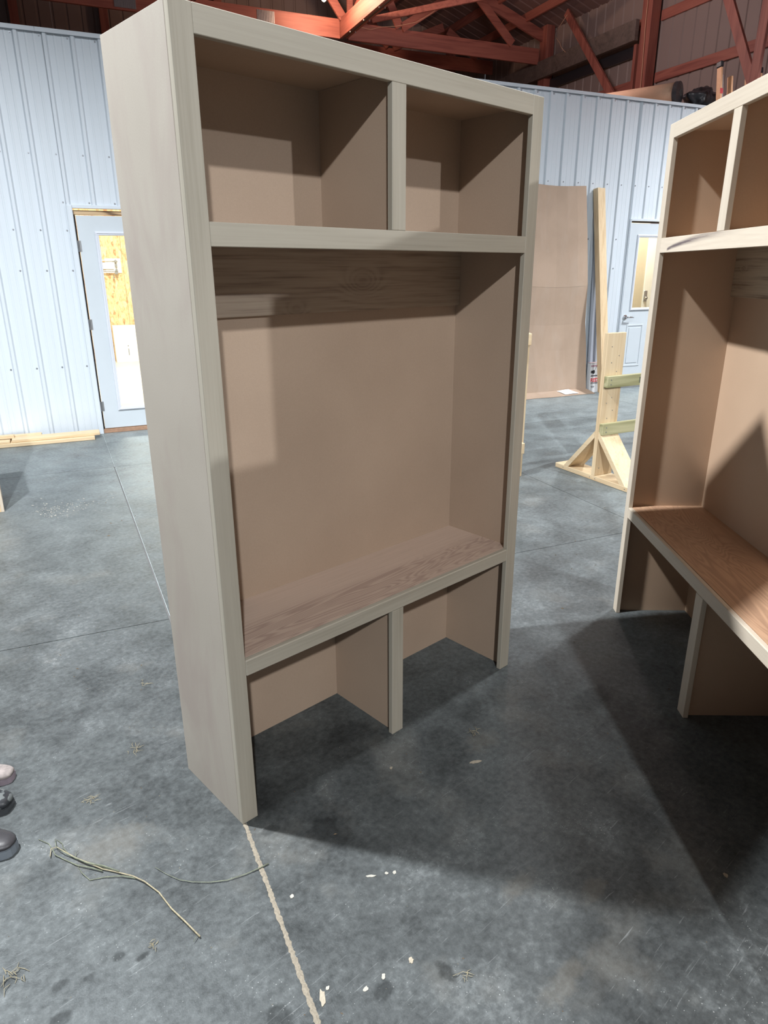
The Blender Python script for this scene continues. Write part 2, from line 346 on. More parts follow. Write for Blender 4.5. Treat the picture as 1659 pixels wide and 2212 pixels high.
def obj(name, bm, mat, parent=None, loc=None, rz=None, smooth=False):
    bmesh.ops.recalc_face_normals(bm, faces=bm.faces)
    me = bpy.data.meshes.new(name); bm.to_mesh(me); bm.free()
    me.materials.append(mat)
    if smooth:
        for p in me.polygons: p.use_smooth = True
    o = bpy.data.objects.new(name, me); COL.objects.link(o)
    if parent: o.parent = parent
    if loc is not None: o.location = loc
    if rz is not None: o.rotation_euler = (0, 0, rz)
    return o
def bobj(name, dims, mat, parent=None, bev=0.0012, **k):
    bm = bmesh.new(); box(bm, *dims, bev); return obj(name, bm, mat, parent, **k)
def empty(name, loc, rz=0.0):
    o = bpy.data.objects.new(name, None); COL.objects.link(o); o.location = loc; o.rotation_euler = (0, 0, rz); o.empty_display_size = 0.1; return o
def thing(name, label, cat, loc, rz=0.0, group=None):
    o = empty(name, loc, rz); return tag(o, label, cat, group)
def tag(o, label, cat, group=None):
    o['label'] = label; o['category'] = cat
    if group: o['group'] = group
    return o
def struct(name, loc=(0, 0, 0), rz=0.0):
    o = empty(name, loc, rz); o['kind'] = 'structure'; return o

# ================================================================== FLOOR
floor = struct('floor')
SL = 3.05
def ju(i, v):                                   # the near joint drifts a little against the wall's square
    return 0.05 + SL * i + (-0.088 - 0.0245 * v if i == 0 else 0.0)
def jv(j): return -1.45 + SL * j
G = 0.002
for i in range(-4, 4):
    for j in range(-5, 3):
        v0, v1 = jv(j), jv(j + 1)
        if j == 2: v1 = 7.5
        gl = 0.0055 if (i == 0 and v0 < -4) else G
        gr = 0.0055 if (i + 1 == 0 and v0 < -4) else G
        pts = [(ju(i, v0) + gl, v0 + G), (ju(i + 1, v0) - gr, v0 + G), (ju(i + 1, v1) - gr, v1 - G), (ju(i, v1) + gl, v1 - G)]
        bm = bmesh.new()
        wp = [UV(u, v) for u, v in pts]
        prism(bm, [(p.x, p.y) for p in wp], -0.12, 0.0)
        obj('slab', bm, M['concrete'], floor)
bm = bmesh.new(); q = [UV(-13, -17), UV(13, -17), UV(13, 7.6), UV(-13, 7.6)]
prism(bm, [(p.x, p.y) for p in q], -0.3, -0.006); obj('subgrade', bm, M['ground'], floor)
# sand packed into the near joint, ragged edges
bm = bmesh.new(); L = []; R_ = []
n = 260
for k in range(n + 1):
    v = -5.955 - 1.6 * k / n
    for side, arr in ((-1, L), (1, R_)):
        u = ju(0, v) + side * (0.0062 + random.uniform(-0.0017, 0.0022))
        p = UV(u, v, 0.0006); arr.append(bm.verts.new(p))
C_ = [bm.verts.new(UV(ju(0, -5.955 - 1.6 * k / n) + random.uniform(-.001, .001), -5.955 - 1.6 * k / n, 0.0022 + random.uniform(-.001, .0008))) for k in range(n + 1)]
for k in range(n):
    bm.faces.new((L[k], C_[k], C_[k + 1], L[k + 1])); bm.faces.new((C_[k], R_[k], R_[k + 1], C_[k + 1]))
o = obj('joint_filler', bm, M['filler'], floor)

bm = bmesh.new(); q = [UV(-3.95, 0.13), UV(5.15, 0.13), UV(5.15, 6.39), UV(-3.95, 6.39)]
prism(bm, [(p.x, p.y) for p in q], 0.0006, 0.012); obj('room_covering', bm, plain('pale_floor_paint', (0.66, 0.64, 0.56), 0.5, 0, 0.05, 4), floor)

# ================================================================== RIBBED STEEL
PITCH = 0.2286
def rib_sheet(bm, u0, u1, z0, z1, phase, face=-1, h=0.019, minor=0.0025, v=0.0):
    """major rib every 9 in with two small stiffening ribs between; extruded in z, raised towards face*v"""
    prof = [(u0, 0.0)]
    k = math.floor((u0 - phase) / PITCH) - 1
    while True:
        c = phase + k * PITCH; k += 1
        if c - 0.03 > u1: break
        for (du, hh) in ((-0.026, 0), (-0.012, h), (0.012, h), (0.026, 0), (0.072, 0), (0.078, minor), (0.086, minor), (0.092, 0), (0.136, 0), (0.142, minor), (0.150, minor), (0.156, 0)):
            uu = c + du
            if u0 < uu < u1: prof.append((uu, hh))
    prof.append((u1, 0.0))
    T = 0.0012
    fr_lo = [bm.verts.new((u, v + face * (hh + T), z0)) for u, hh in prof]; fr_hi = [bm.verts.new((u, v + face * (hh + T), z1)) for u, hh in prof]
    bk_lo = [bm.verts.new((u, v + face * hh, z0)) for u, hh in prof]; bk_hi = [bm.verts.new((u, v + face * hh, z1)) for u, hh in prof]
    for i in range(len(prof) - 1):
        bm.faces.new((fr_lo[i], fr_lo[i + 1], fr_hi[i + 1], fr_hi[i]))
        bm.faces.new((bk_lo[i + 1], bk_lo[i], bk_hi[i], bk_hi[i + 1]))
        bm.faces.new((fr_lo[i], bk_lo[i], bk_lo[i + 1], fr_lo[i + 1])); bm.faces.new((fr_hi[i + 1], bk_hi[i + 1], bk_hi[i], fr_hi[i]))
    for i in (0, -1):
        bm.faces.new((fr_lo[i], fr_hi[i], bk_hi[i], bk_lo[i]))

HW = 3.60                                       # shop wall height under its cap
wall = struct('wall_back', FO, TH)
def panels(u0, u1, z0, z1, phase, edge, parent=wall, mat='steel', **k):
    """0.914 m sheets laid side by side"""
    a = u0
    bounds = []
    e = edge
    while e <= u0 + 0.01: e += 0.9144
    while a < u1 - 1e-4:
        b = min(e, u1); bounds.append((a, b)); a = b; e += 0.9144
    for a, b in bounds:
        bm = bmesh.new(); rib_sheet(bm, a + 0.0004, b - 0.0004, z0, z1, phase, **k)
        obj('metal_panel', bm, M[mat], parent)
D1a, D1b = -0.018, 0.930                        # door openings
D2a, D2b = 6.745, 7.675
PL = -0.05 + PITCH * 0 ; PR = 4.896 - 20 * PITCH
panels(-7.4, D1a - 0.0515, 0.0, HW, PL, PL - 8 * 0.9144 + 0.1)
panels(D1a - 0.051, D1b + 0.0515, 2.185, HW, PL, 5)
panels(D1b + 0.052, D2a - 0.0245, 0.0, HW, PR, 1.90)
panels(D2a - 0.024, D2b + 0.0245, 2.215, HW, PR, 20)
panels(D2b + 0.025, 8.88, 0.0, HW, PR, 20)
# what the panels are screwed to
for nm, dims in (('framing', (-7.4, D1a - 0.012, 0.004, 0.10, 0.0, HW)), ('framing', (D1a - 0.012, D1b + 0.012, 0.004, 0.10, 2.17, HW)),
                 ('framing', (D1b + 0.012, D2a - 0.012, 0.004, 0.10, 0.0, HW)), ('framing', (D2a - 0.012, D2b + 0.012, 0.004, 0.10, 2.20, HW)),
                 ('framing', (D2b + 0.012, 8.88, 0.004, 0.10, 0.0, HW))):
    bobj(nm, dims, M['pine_z'], wall, 0)
# cap trim along the top (two lengths lapped)
for a, b, t in ((-7.4, -0.12, 0.0), (-0.118, 3.0, 0.001), (3.002, 6.1, 0.0), (6.102, 8.88, 0.001)):
    bm = bmesh.new(); box(bm, a, b, -0.026 - t, 0.10, HW + 0.001, HW + 0.006); box(bm, a, b, -0.030 - t, -0.022 - t, HW - 0.028, HW + 0.006)
    obj('cap_trim', bm, M['steel'], wall)
# opening trims
for (a, b, zt, nm) in ((D1a, D1b, 2.165, 'opening_trim'), (D2a, D2b, 2.198, 'opening_trim')):
    wl = 0.045 if a < 1 else 0.018
    bm = bmesh.new(); box(bm, a - wl - 0.006, a, -0.030, 0.003, 0.0, zt + 0.03, 0.002); box(bm, a - wl + 0.004, a - 0.004, -0.036, -0.03, 0.0, zt + 0.02, 0.001)
    obj('side_trim', bm, M['steel'], wall)
    bm = bmesh.new(); box(bm, b, b + wl + 0.006, -0.030, 0.003, 0.0, zt + 0.03, 0.002); obj('side_trim', bm, M['steel'], wall)
    bm = bmesh.new(); box(bm, a + 0.0005, b - 0.0005, -0.030, 0.003, zt, zt + 0.030, 0.002); obj('head_trim', bm, M['steel'], wall)
# screws: one object per row
def screws(us, z, parent=wall):
    bm = bmesh.new()
    for u in us:
        for r, y0, y1 in ((0.0085, -0.0012, -0.003), (0.0048, -0.003, -0.0085)):
            lo = [bm.verts.new((u + r * math.cos(a * PI / 3), y0, z + r * math.sin(a * PI / 3))) for a in range(6)]
            hi = [bm.verts.new((u + r * math.cos(a * PI / 3), y1, z + r * math.sin(a * PI / 3))) for a in range(6)]
            bm.faces.new(lo); bm.faces.new(hi[::-1])
            for i in range(6): bm.faces.new((lo[i], lo[(i + 1) % 6], hi[(i + 1) % 6], hi[i]))
    o = obj('screw_row', bm, M['screw'], parent); o['kind'] = 'stuff'
for z in (0.02, 0.70, 1.61, 1.97, 2.62, 3.55):
    L1 = [PL - 0.040 + k * PITCH for k in range(-31, 20)]; R1 = [PR + 0.040 + k * PITCH for k in range(-3, 38)]
    us = [u for u in L1 if u < D1a - 0.07] + ([u for u in L1 if -0.07 < u < 1.0] if z > 2.3 else []) + [u for u in R1 if 1.0 < u < D2a - 0.05] + ([u for u in R1 if u >= D2a - 0.05 and u < 8.8] if z > 2.3 else [])
    screws(us, z)
screws([PL - 0.04 + k * PITCH for k in range(0, 5)], 2.215)

# ================================================================== DOORS
def lite_frame(parent, u0, u1, z0, z1, y):
    """moulded frame round a door light, with its pane"""
    bm = bmesh.new(); wd = 0.035
    for (a, b, c, d) in ((u0, u1, z1 - wd, z1), (u0, u1, z0, z0 + wd), (u0, u0 + wd, z0 + wd, z1 - wd), (u1 - wd, u1, z0 + wd, z1 - wd)):
        box(bm, a, b, y - 0.012, y, c, d, 0.003)
    wi = 0.02
    for (a, b, c, d) in ((u0 + .008, u1 - .008, z1 - wi, z1 - .008), (u0 + .008, u1 - .008, z0 + .008, z0 + wi), (u0 + .008, u0 + wi, z0 + wi, z1 - wi), (u1 - wi, u1 - .008, z0 + wi, z1 - wi)):
        box(bm, a, b, y - 0.018, y - 0.012, c, d, 0.002)
    f = obj('window_frame', bm, M['doortrim'], parent)
    bobj('pane', (u0 + wd - 0.004, u1 - wd + 0.004, y + 0.012, y + 0.018, z0 + wd - 0.004, z1 - wd + 0.004), M['glass'], f, 0)
    return f
def slab_with_hole(u0, u1, z0, z1, h, y0, y1):
    bm = bmesh.new(); a, b, c, d = h
    box(bm, u0, a, y0, y1, z0, z1); box(bm, b, u1, y0, y1, z0, z1); box(bm, a, b, y0, y1, z0, c); box(bm, a, b, y0, y1, d, z1)
    return bm
def hinge(parent, u, z):
    bm = bmesh.new(); tube(bm, [(u, -0.010, z - 0.05), (u, -0.010, z + 0.05)], 0.008, 8); box(bm, u - 0.001, u + 0.026, -0.0055, -0.004, z - 0.05, z + 0.05)
    obj('hinge', bm, M['hinge'], parent)
d1 = struct('door_1', FO, TH)
hole = (0.185, 0.735, 0.262, 1.930)
obj('door_slab', slab_with_hole(0.0, 0.914, 0.050, 2.105, hole, -0.004, 0.040), M['door'], d1)
lite_frame(d1, 0.150, 0.770, 0.227, 1.965, -0.0045)
for z in (0.28, 1.10, 1.83): hinge(d1, -0.008, z)
bobj('threshold', (D1a + 0.001, D1b - 0.001, -0.020, 0.12, 0.001, 0.042), M['threshold'], d1, 0.002)
bobj('header_board', (D1a + 0.001, D1b - 0.001, 0.006, 0.05, 2.112, 2.150), M['header'], d1, 0.002)
bobj('jamb', (D1a + 0.0005, -0.003, 0.012, 0.11, 0.043, 2.110), M['dark'], d1, 0)
bobj('jamb', (0.917, D1b - 0.0005, 0.012, 0.11, 0.043, 2.110), M['dark'], d1, 0)
d2 = struct('door_2', FO, TH)
hole = (6.925, 7.475, 1.095, 2.000)
obj('door_slab', slab_with_hole(6.755, 7.665, 0.030, 2.175, hole, -0.004, 0.040), M['door'], d2)
lite_frame(d2, 6.890, 7.510, 1.060, 2.035, -0.0045)
for (a, b) in ((6.875, 7.17), (7.25, 7.545)):
    for (z0, z1) in ((0.30, 0.875),):
        bm = bmesh.new(); wd = 0.022
        for (p, q_, c, d) in ((a, b, z1 - wd, z1), (a, b, z0, z0 + wd), (a, a + wd, z0 + wd, z1 - wd), (b - wd, b, z0 + wd, z1 - wd)): box(bm, p, q_, -0.011, -0.0045, c, d, 0.003)
        box(bm, a + 0.045, b - 0.045, -0.010, -0.0045, z0 + 0.045, z1 - 0.045, 0.003)
        obj('raised_panel', bm, M['door'], d2)
for z in (0.3, 1.1, 1.95): hinge(d2, 7.674, z)
bobj('threshold', (D2a + 0.001, D2b - 0.001, -0.020, 0.12, 0.001, 0.028), M['alu'], d2, 0.002)
bobj('header_board', (D2a + 0.001, D2b - 0.001, 0.006, 0.05, 2.182, 2.195), M['dark'], d2, 0.0)
bobj('jamb', (D2a + 0.0005, 6.752, 0.012, 0.11, 0.029, 2.18), M['dark'], d2, 0)
bobj('jamb', (7.668, D2b - 0.0005, 0.012, 0.11, 0.029, 2.18), M['dark'], d2, 0)
def lever(parent, u, z, y=-0.0045, dirn=1):
    bm = bmesh.new(); tube(bm, [(u, y, z), (u, y - 0.010, z)], 0.033, 20); tube(bm, [(u, y - 0.010, z), (u, y - 0.016, z)], [0.033, 0.018], 20)
    hd = obj('door_handle', bm, M['chrome'], parent, smooth=False)
    bm = bmesh.new(); tube(bm, [(u, y - 0.014, z), (u, y - 0.055, z)], 0.010, 12)
    tube(bm, [(u, y - 0.052, z), (u + dirn * 0.03, y - 0.058, z + 0.002), (u + dirn * 0.075, y - 0.058, z), (u + dirn * 0.115, y - 0.052, z - 0.006)], [0.011, 0.010, 0.009, 0.007], 12)
    obj('lever', bm, M['chrome'], hd, smooth=True)
lever(d2, 6.822, 0.975)

# ================================================================== ROOMS BEHIND THE SHOP WALL
back = struct('wall_inner', FO, TH)
bobj('strand_board', (-4.0, -1.6, 6.40, 6.50, 0.0, 3.5), M['osb'], back, 0)
for a, b in ((-1.598, 0.82), (0.824, 3.26), (3.264, 5.0)): bobj('strand_board', (a, b, 6.40, 6.42, 0.0, 3.5), M['osb'], back, 0)
side = struct('wall_partition', FO, TH)
bobj('wall_board', (5.2, 5.3, 0.104, 6.40, 0.0, 3.5), M['drywall'], side, 0)
bobj('wall_board', (-4.1, -4.001, 0.104, 6.40, 0.0, 3.5), M['osb'], side, 0)
cor = struct('wall_corridor', FO, TH)
bobj('wall_board', (5.301, 8.425, 1.40, 1.50, 0.0, 3.5), M['drywall'], cor, 0)
deck = struct('ceiling_storage', FO, TH)
for a, b in ((-4.1, -1.2), (-1.198, 1.2), (1.202, 3.6), (3.602, 6.0), (6.002, 8.4), (8.402, 8.88)):
    bobj('deck_sheet', (a, b, 0.104, 6.6, 3.52, 3.555), M['deck'], deck, 0)
d3 = struct('door_3', FO, TH)
bobj('door_slab', (8.428, 8.84, 1.38, 1.42, 0.01, 2.15), M['white'], d3, 0.002)
bm = bmesh.new(); box(bm, 8.435, 8.505, 1.370, 1.379, 1.10, 1.27, 0.004); e = obj('handle_plate', bm, M['alu'], d3)
bm = bmesh.new(); tube(bm, [(8.455, 1.368, 1.155), (8.455, 1.345, 1.155), (8.455, 1.325, 1.155)], [0.012, 0.026, 0.02], 14); obj('knob', bm, M['chrome'], e, smooth=True)

# white panel box standing against the strand board, and the bracket hung above it
t = thing('metal_cabinet', 'white metal box standing against strand board seen through left door window', 'box', UV(0.49, 6.06, 0.0), TH)
bm = bmesh.new(); box(bm, 0, 0.46, 0.0, 0.30, 0.0, 0.66, 0.004); obj('case', bm, M['white'], t)
bm = bmesh.new(); box(bm, 0.012, 0.448, -0.014, -0.0005, 0.012, 0.648, 0.004); dd_ = obj('cover', bm, M['white'], t)
bm = bmesh.new(); box(bm, 0.225, 0.233, -0.02, -0.0145, 0.14, 0.26); box(bm, 0.222, 0.236, -0.02, -0.0145, 0.30, 0.314); obj('latch', bm, M['dark'], dd_)
bm = bmesh.new(); tube(bm, [(0.40, -0.014, 0.27), (0.40, -0.022, 0.27)], 0.014, 10); obj('knob', bm, M['screw'], dd_)
t = thing('wall_bracket', 'white and steel bracket fixture on the strand board seen through left door window', 'bracket', UV(0.0, 6.40, 1.55), TH)
bm = bmesh.new(); box(bm, 0.52, 0.79, -0.022, -0.001, 0.02, 0.27, 0.003); obj('backing_plate', bm, M['white'], t)
bm = bmesh.new()
for z in (0.235, 0.06, 0.03): tube(bm, [(0.25, -0.055, z), (0.735, -0.055, z)], 0.009, 8)
obj('rail', bm, M['alu'], t)
bobj('tray', (0.25, 0.66, -0.09, -0.023, 0.085, 0.20), M['white'], t, 0.004)
bm = bmesh.new()
for z in (0.225, 0.155, 0.07):
    bm = bmesh.new(); tube(bm, [(0.70, -0.024, z), (0.70, -0.085, z)], 0.022, 12); obj('clamp', bm, M['hinge'], t)
bobj('clamp_foot', (0.66, 0.72, -0.10, -0.088, 0.0, 0.045), M['hinge'], t, 0.002)
bm = bmesh.new(); tube(bm, [(0.64, -0.07, 0.0), (0.64, -0.07, -0.06)], 0.006, 8); tube(bm, [(0.64, -0.09, -0.06), (0.64, -0.05, -0.06)], 0.015, 8); obj('hanging_screw', bm, M['screw'], t)

# ================================================================== OUTER BARN SHELL
far = struct('wall_far', FO, TH)
a = -8.0; 
while a < 8.9:
    b = min(a + 0.9144, 8.9); bm = bmesh.new(); rib_sheet(bm, a + .0005, b - .0005, 0.0, 8.4, 0.02, face=1, h=0.014, minor=0.0, v=7.4); obj('metal_panel', bm, M['barn'], far); a = b
for z in (4.4, 6.9): bobj('girt', (-8, 8.7, 7.36, 7.398, z, z + 0.14), M['red_x'], far, 0)
for u in (-2.9, -0.42, 1.0, 3.0, 7.9): bobj('post', (u, u + 0.14, 7.20, 7.355, 3.56, 8.2), M['red_z'], far, 0)
rt = struct('wall_right', UV(8.9, 0), TH + PI / 2)      # local x runs along v, local y towards -u
def RT(v, off, z): return (v, off, z)
a = -12.0
while a < 7.38:
    b = min(a + 0.9144, 7.38); bm = bmesh.new(); rib_sheet(bm, a + .0005, b - .0005, 0.0, 6.4, 0.08, face=-1, h=0.014, minor=0.0, v=0.0); obj('metal_panel', bm, M['barn'], rt); a = b
EAVE = 5.72
for z, z2 in ((4.40, 4.54), (5.24, 5.38), (3.62, 3.76), (2.2, 2.34)):
    for a, b in ((-12, -6.2), (-6.19, -0.42), (-0.2, 2.14), (2.42, 4.85), (5.09, 7.3)): bobj('girt', (a, b, 0.004, 0.042, z, z2), M['red_x'], rt, 0.002)
for v in (-0.40, 2.16, 4.87): bobj('post', (v, v + 0.21, 0.043, 0.22, 0.0 if v < 0 else 3.56, 5.9), M['red_z'], rt, 0.003)
bobj('packing_board', (2.46, 2.52, 0.045, 0.19, 3.56, 5.0), M['red_z'], rt, 0.002)
bobj('header_beam', (2.40, 7.3, 0.225, 0.30, 5.02, 5.31), M['grey_timber'], rt, 0.003)
bobj('header_beam', (2.55, 7.3, 0.045, 0.085, 4.86, 5.02), M['black'], rt, 0.002)  # no beam: black strip painted in for the dark gap below the header
for (v0, z0, v1, z1, o_) in ((4.12, 5.86, 2.72, 4.30, 0.36), (0.40, 5.0, -0.24, 3.80, 0.55), (-0.30, 5.0, -0.26, 3.80, 0.60)):
    bm = bmesh.new(); bar(bm, (v0, o_, z0), (v1, o_, z1), 0.13, 0.045, up=(0, 1, 0), bev=0.002); obj('knee_brace', bm, M['red_z'], rt)
# roof: falls towards the right-hand eave; sheets ribbed down the slope, purlins along
roof = struct('ceiling', FO, TH)
SLP = 0.33
def zr(u): return EAVE + (8.9 - u) * SLP
a = -12.0
while a < 7.4:
    b = min(a + 0.9144, 7.6); bm = bmesh.new()
    prof = []
    k = a
    while k < b - 1e-3:
        for dv, h in ((0.0, 0), (0.085, 0), (0.099, 0.016), (0.123, 0.016), (0.137, 0)):
            if k + dv < b: prof.append((k + dv, h))
        k += PITCH
    prof.append((b - 0.001, 0))
    for u0, u1 in ((0.0, 9.0),):
        lo = [bm.verts.new((u1, v, zr(u1) + 0.15 + h)) for v, h in prof]; hi = [bm.verts.new((u0, v, zr(u0) + 0.15 + h)) for v, h in prof]
        for i in range(len(prof) - 1): bm.faces.new((lo[i], lo[i + 1], hi[i + 1], hi[i]))
        lo2 = [bm.verts.new((-9.0, v, zr(0) - 9.0 * SLP + 0.15 + h)) for v, h in prof]
        for i in range(len(prof) - 1): bm.faces.new((hi[i], hi[i + 1], lo2[i + 1], lo2[i]))
    ext = bmesh.ops.extrude_face_region(bm, geom=bm.faces[:])
    for g_ in ext['geom']:
        if isinstance(g_, bmesh.types.BMVert): g_.co.z += 0.004
    obj('roof_panel', bm, M['roof'], roof); a = b
for u in [8.3 - 0.61 * k for k in range(13)]:
    bm = bmesh.new(); bar(bm, (u, -12, zr(u) + 0.075), (u, 7.3, zr(u) + 0.075), 0.038, 0.14, bev=0.0); obj('purlin', bm, M['red_y'], roof)

# truss line along the wall direction at v = 5 and the girder that meets it
tr = thing('roof_truss', 'red barn roof truss running behind the cabinet top under the roof', 'truss', UV(0, 5.0, 0), TH)
def web(p, q_, wd=0.14, th=0.04, parent=tr, name='web', off=0.0):
    bm = bmesh.new(); bar(bm, (p[0], off, p[1]), (q_[0], off, q_[1]), wd, th, up=(0, 1, 0), bev=0.002); return obj(name, bm, M['red_x'], parent)
bobj('bottom_chord', (-5.0, 4.61, 0.0, 0.045, 5.27, 5.55), M['red_x'], tr, 0.003)
bobj('bottom_chord', (4.76, 8.62, 0.0, 0.045, 5.27, 5.53), M['red_x'], tr, 0.003)
for p, q_ in (((4.66, 5.56), (3.6, 6.9)), ((5.74, 5.54), (7.0, 6.30)), ((5.70, 5.54), (5.0, 6.8)), ((8.0, 5.54), (7.2, 6.2)), ((2.2, 5.56), (3.5, 6.9)), ((2.1, 5.56), (1.0, 7.0))):
    web(p, q_, off=-0.024)
web((4.82, 5.56), (4.82, 6.9), 0.10, 0.045, off=0.07)
bm = bmesh.new(); bar(bm, (-5, 0.022, zr(0) - 5 * SLP - 0.05), (0, 0.022, zr(0) - 0.05), 0.045, 0.18); bar(bm, (0, 0.022, zr(0) - 0.05), (8.7, 0.022, zr(8.7) - 0.05), 0.045, 0.18); obj('top_chord', bm, M['red_x'], tr)
def ribbed_plate(parent, u0, u1, z0, z1, y):
    bm = bmesh.new(); box(bm, u0, u1, y - 0.002, y, z0, z1)
    k = u0 + 0.008
    while k < u1 - 0.01: box(bm, k, k + 0.012, y - 0.007, y - 0.002, z0, z1); k += 0.026
    obj('connector_plate', bm, M['alu'], parent)
ribbed_plate(tr, 3.20, 3.49, 5.36, 5.52, -0.001); ribbed_plate(tr, 1.05, 1.36, 5.30, 5.50, -0.001)
ga = thing('roof_girder', 'orange-lit timber girder running overhead to meet the truss above the cabinet', 'beam', UV(4.68, 0, 0), TH)
bobj('beam', (-0.065, -0.02, -10.0, 5.03, 5.28, 5.56), M['red_y'], ga, 0.003)
bobj('beam', (0.02, 0.065, -10.0, 4.99, 5.28, 5.56), M['red_y'], ga, 0.003)
bobj('filler_board', (-0.018, 0.018, -10.0, 4.95, 5.285, 5.52), M['grey_timber'], ga, 0.0)
bm = bmesh.new(); bar(bm, (0.10, 4.75, 5.60), (0.10, 1.0, 7.0), 0.04, 0.13); obj('strut', bm, M['red_y'], ga)
bm = bmesh.new(); bar(bm, (0.35, 4.6, 5.48), (2.2, 3.4, 5.75), 0.04, 0.09); obj('strut', bm, M['red_y'], ga)
bm = bmesh.new()
for k in range(7):
    for s in (-1, 1): tube(bm, [(0.045 * s, 4.6 - 0.6 * k, 5.279), (0.045 * s, 4.6 - 0.6 * k, 5.262)], 0.012, 8)
o = obj('bolt_row', bm, M['alu'], ga); o['kind'] = 'stuff'
# second truss line, nearer the gable
tr2 = thing('roof_truss', 'dim red truss behind the first one near the gable wall', 'truss', UV(0, 6.6, 0), TH)
bobj('bottom_chord', (4.0, 8.6, 0.0, 0.045, 5.45, 5.69), M['red_x'], tr2, 0.003)
for p, q_ in (((6.2, 5.70), (5.2, 6.7)), ((6.3, 5.70), (7.4, 6.15)), ((8.2, 5.70), (7.5, 6.1))): web(p, q_, parent=tr2, off=-0.024)

# bulb near the girder
t = thing('light_bulb', 'bare glowing bulb hanging high in the rafters above the cabinet', 'lamp', UV(4.055, 4.2, 5.53), TH)
bm = bmesh.new(); bmesh.ops.create_uvsphere(bm, u_segments=20, v_segments=12, radius=0.035, matrix=Matrix.Translation((0, 0, 0.0))); obj('bulb', bm, M['bulb'], t, smooth=True)
bm = bmesh.new(); tube(bm, [(0, 0, 0.030), (0, 0, 0.10)], [0.018, 0.022], 14); obj('socket', bm, M['white'], t)
bm = bmesh.new(); tube(bm, [(0, 0, 0.10), (0.0, 0.0, 1.42)], 0.004, 6); obj('cord', bm, M['black'], t)
pl = bpy.data.lights.new('bulb_light', 'POINT'); pl.energy = 95; pl.color = (1.0, 0.62, 0.42); pl.shadow_soft_size = 0.04
po = bpy.data.objects.new('bulb_light', pl); COL.objects.link(po); po.location = UV(4.16, 4.12, 5.60)
# added unseen warm fill over the storage deck, lifts the dark upper barn
pl = bpy.data.lights.new('deck_light', 'POINT'); pl.energy = 150; pl.color = (1.0, 0.80, 0.76); pl.shadow_soft_size = 0.3
po = bpy.data.objects.new('deck_light', pl); COL.objects.link(po); po.location = UV(5.9, 1.2, 4.95)
# wires
def wire(label, pts, r=0.004):
    base = UV(*pts[0]); bm = bmesh.new(); tube(bm, [UV(*p) - base for p in pts], r, 6)
    o = obj('electrical_wire', bm, M['sheathing'], loc=base, smooth=True); tag(o, label, 'wire')
wire('thin electrical wire sagging along the roof truss right of the girder', [(4.78, 4.8, 5.42), (5.08, 4.8, 5.40), (5.29, 4.8, 5.46), (5.56, 4.8, 5.50), (5.75, 4.8, 5.55), (5.93, 4.8, 5.60), (6.2, 4.8, 5.75), (6.45, 4.8, 5.92)])
wire('loose wire hanging beside the grey header beam on the right', [(8.5, 4.05, 5.80), (8.5, 4.36, 5.61), (8.5, 4.36, 5.55), (8.5, 4.21, 5.42), (8.5, 4.15, 5.33), (8.55, 4.09, 5.25)])
wire('electrical wire stapled down the tall red post', [(8.66, 2.24, 5.75), (8.66, 2.25, 5.26), (8.66, 2.235, 4.95), (8.66, 2.22, 4.63), (8.66, 2.21, 4.28), (8.66, 2.20, 3.8)], 0.005)

# things stored on the deck and leaning on the wall
t = thing('paper_roll', 'tan wrapped roll lying on top of the white metal wall', 'roll', UV(7.42, 0.14, 3.748), TH)
axis_end = Vector((-0.95, 1.95, 0.0))
bm = bmesh.new(); tube(bm, [(0, 0, 0), axis_end * 0.5, axis_end], [0.128, 0.132, 0.13], 28); obj('wrapping', bm, M['sheathing'], t, smooth=True)
nd = axis_end.normalized()
bm = bmesh.new(); tube(bm, [-nd * 0.035, nd * 0.02], [0.134, 0.136], 28); tube(bm, [-nd * 0.05, -nd * 0.034], [0.05, 0.13], 28); obj('end_cap', bm, M['black'], t, smooth=False)
bm = bmesh.new(); tube(bm, [-nd * 0.056 + Vector((0, 0, 0.0)), -nd * 0.049], [0.035, 0.045], 16); obj('core', bm, M['dark'], t)
# crumpled black sheeting next to it
bm = bmesh.new(); bmesh.ops.create_icosphere(bm, subdivisions=4, radius=1.0)
from mathutils import noise as mn
for v_ in bm.verts:
    p = v_.co.copy(); d = 1 + 0.28 * mn.noise(p * 2.1 + Vector((4, 1, 2))) + 0.12 * mn.noise(p * 6.0)
    v_.co = Vector((p.x * 0.26 * d, p.y * 0.16 * d, max(-0.075, p.z * 0.165 * d)))
o = obj('plastic_sheeting', bm, M['black'], loc=UV(7.90, 0.17, 3.70), rz=TH, smooth=True); tag(o, 'crumpled black plastic sheeting heaped beside the tan roll on the wall top', 'plastic sheet')

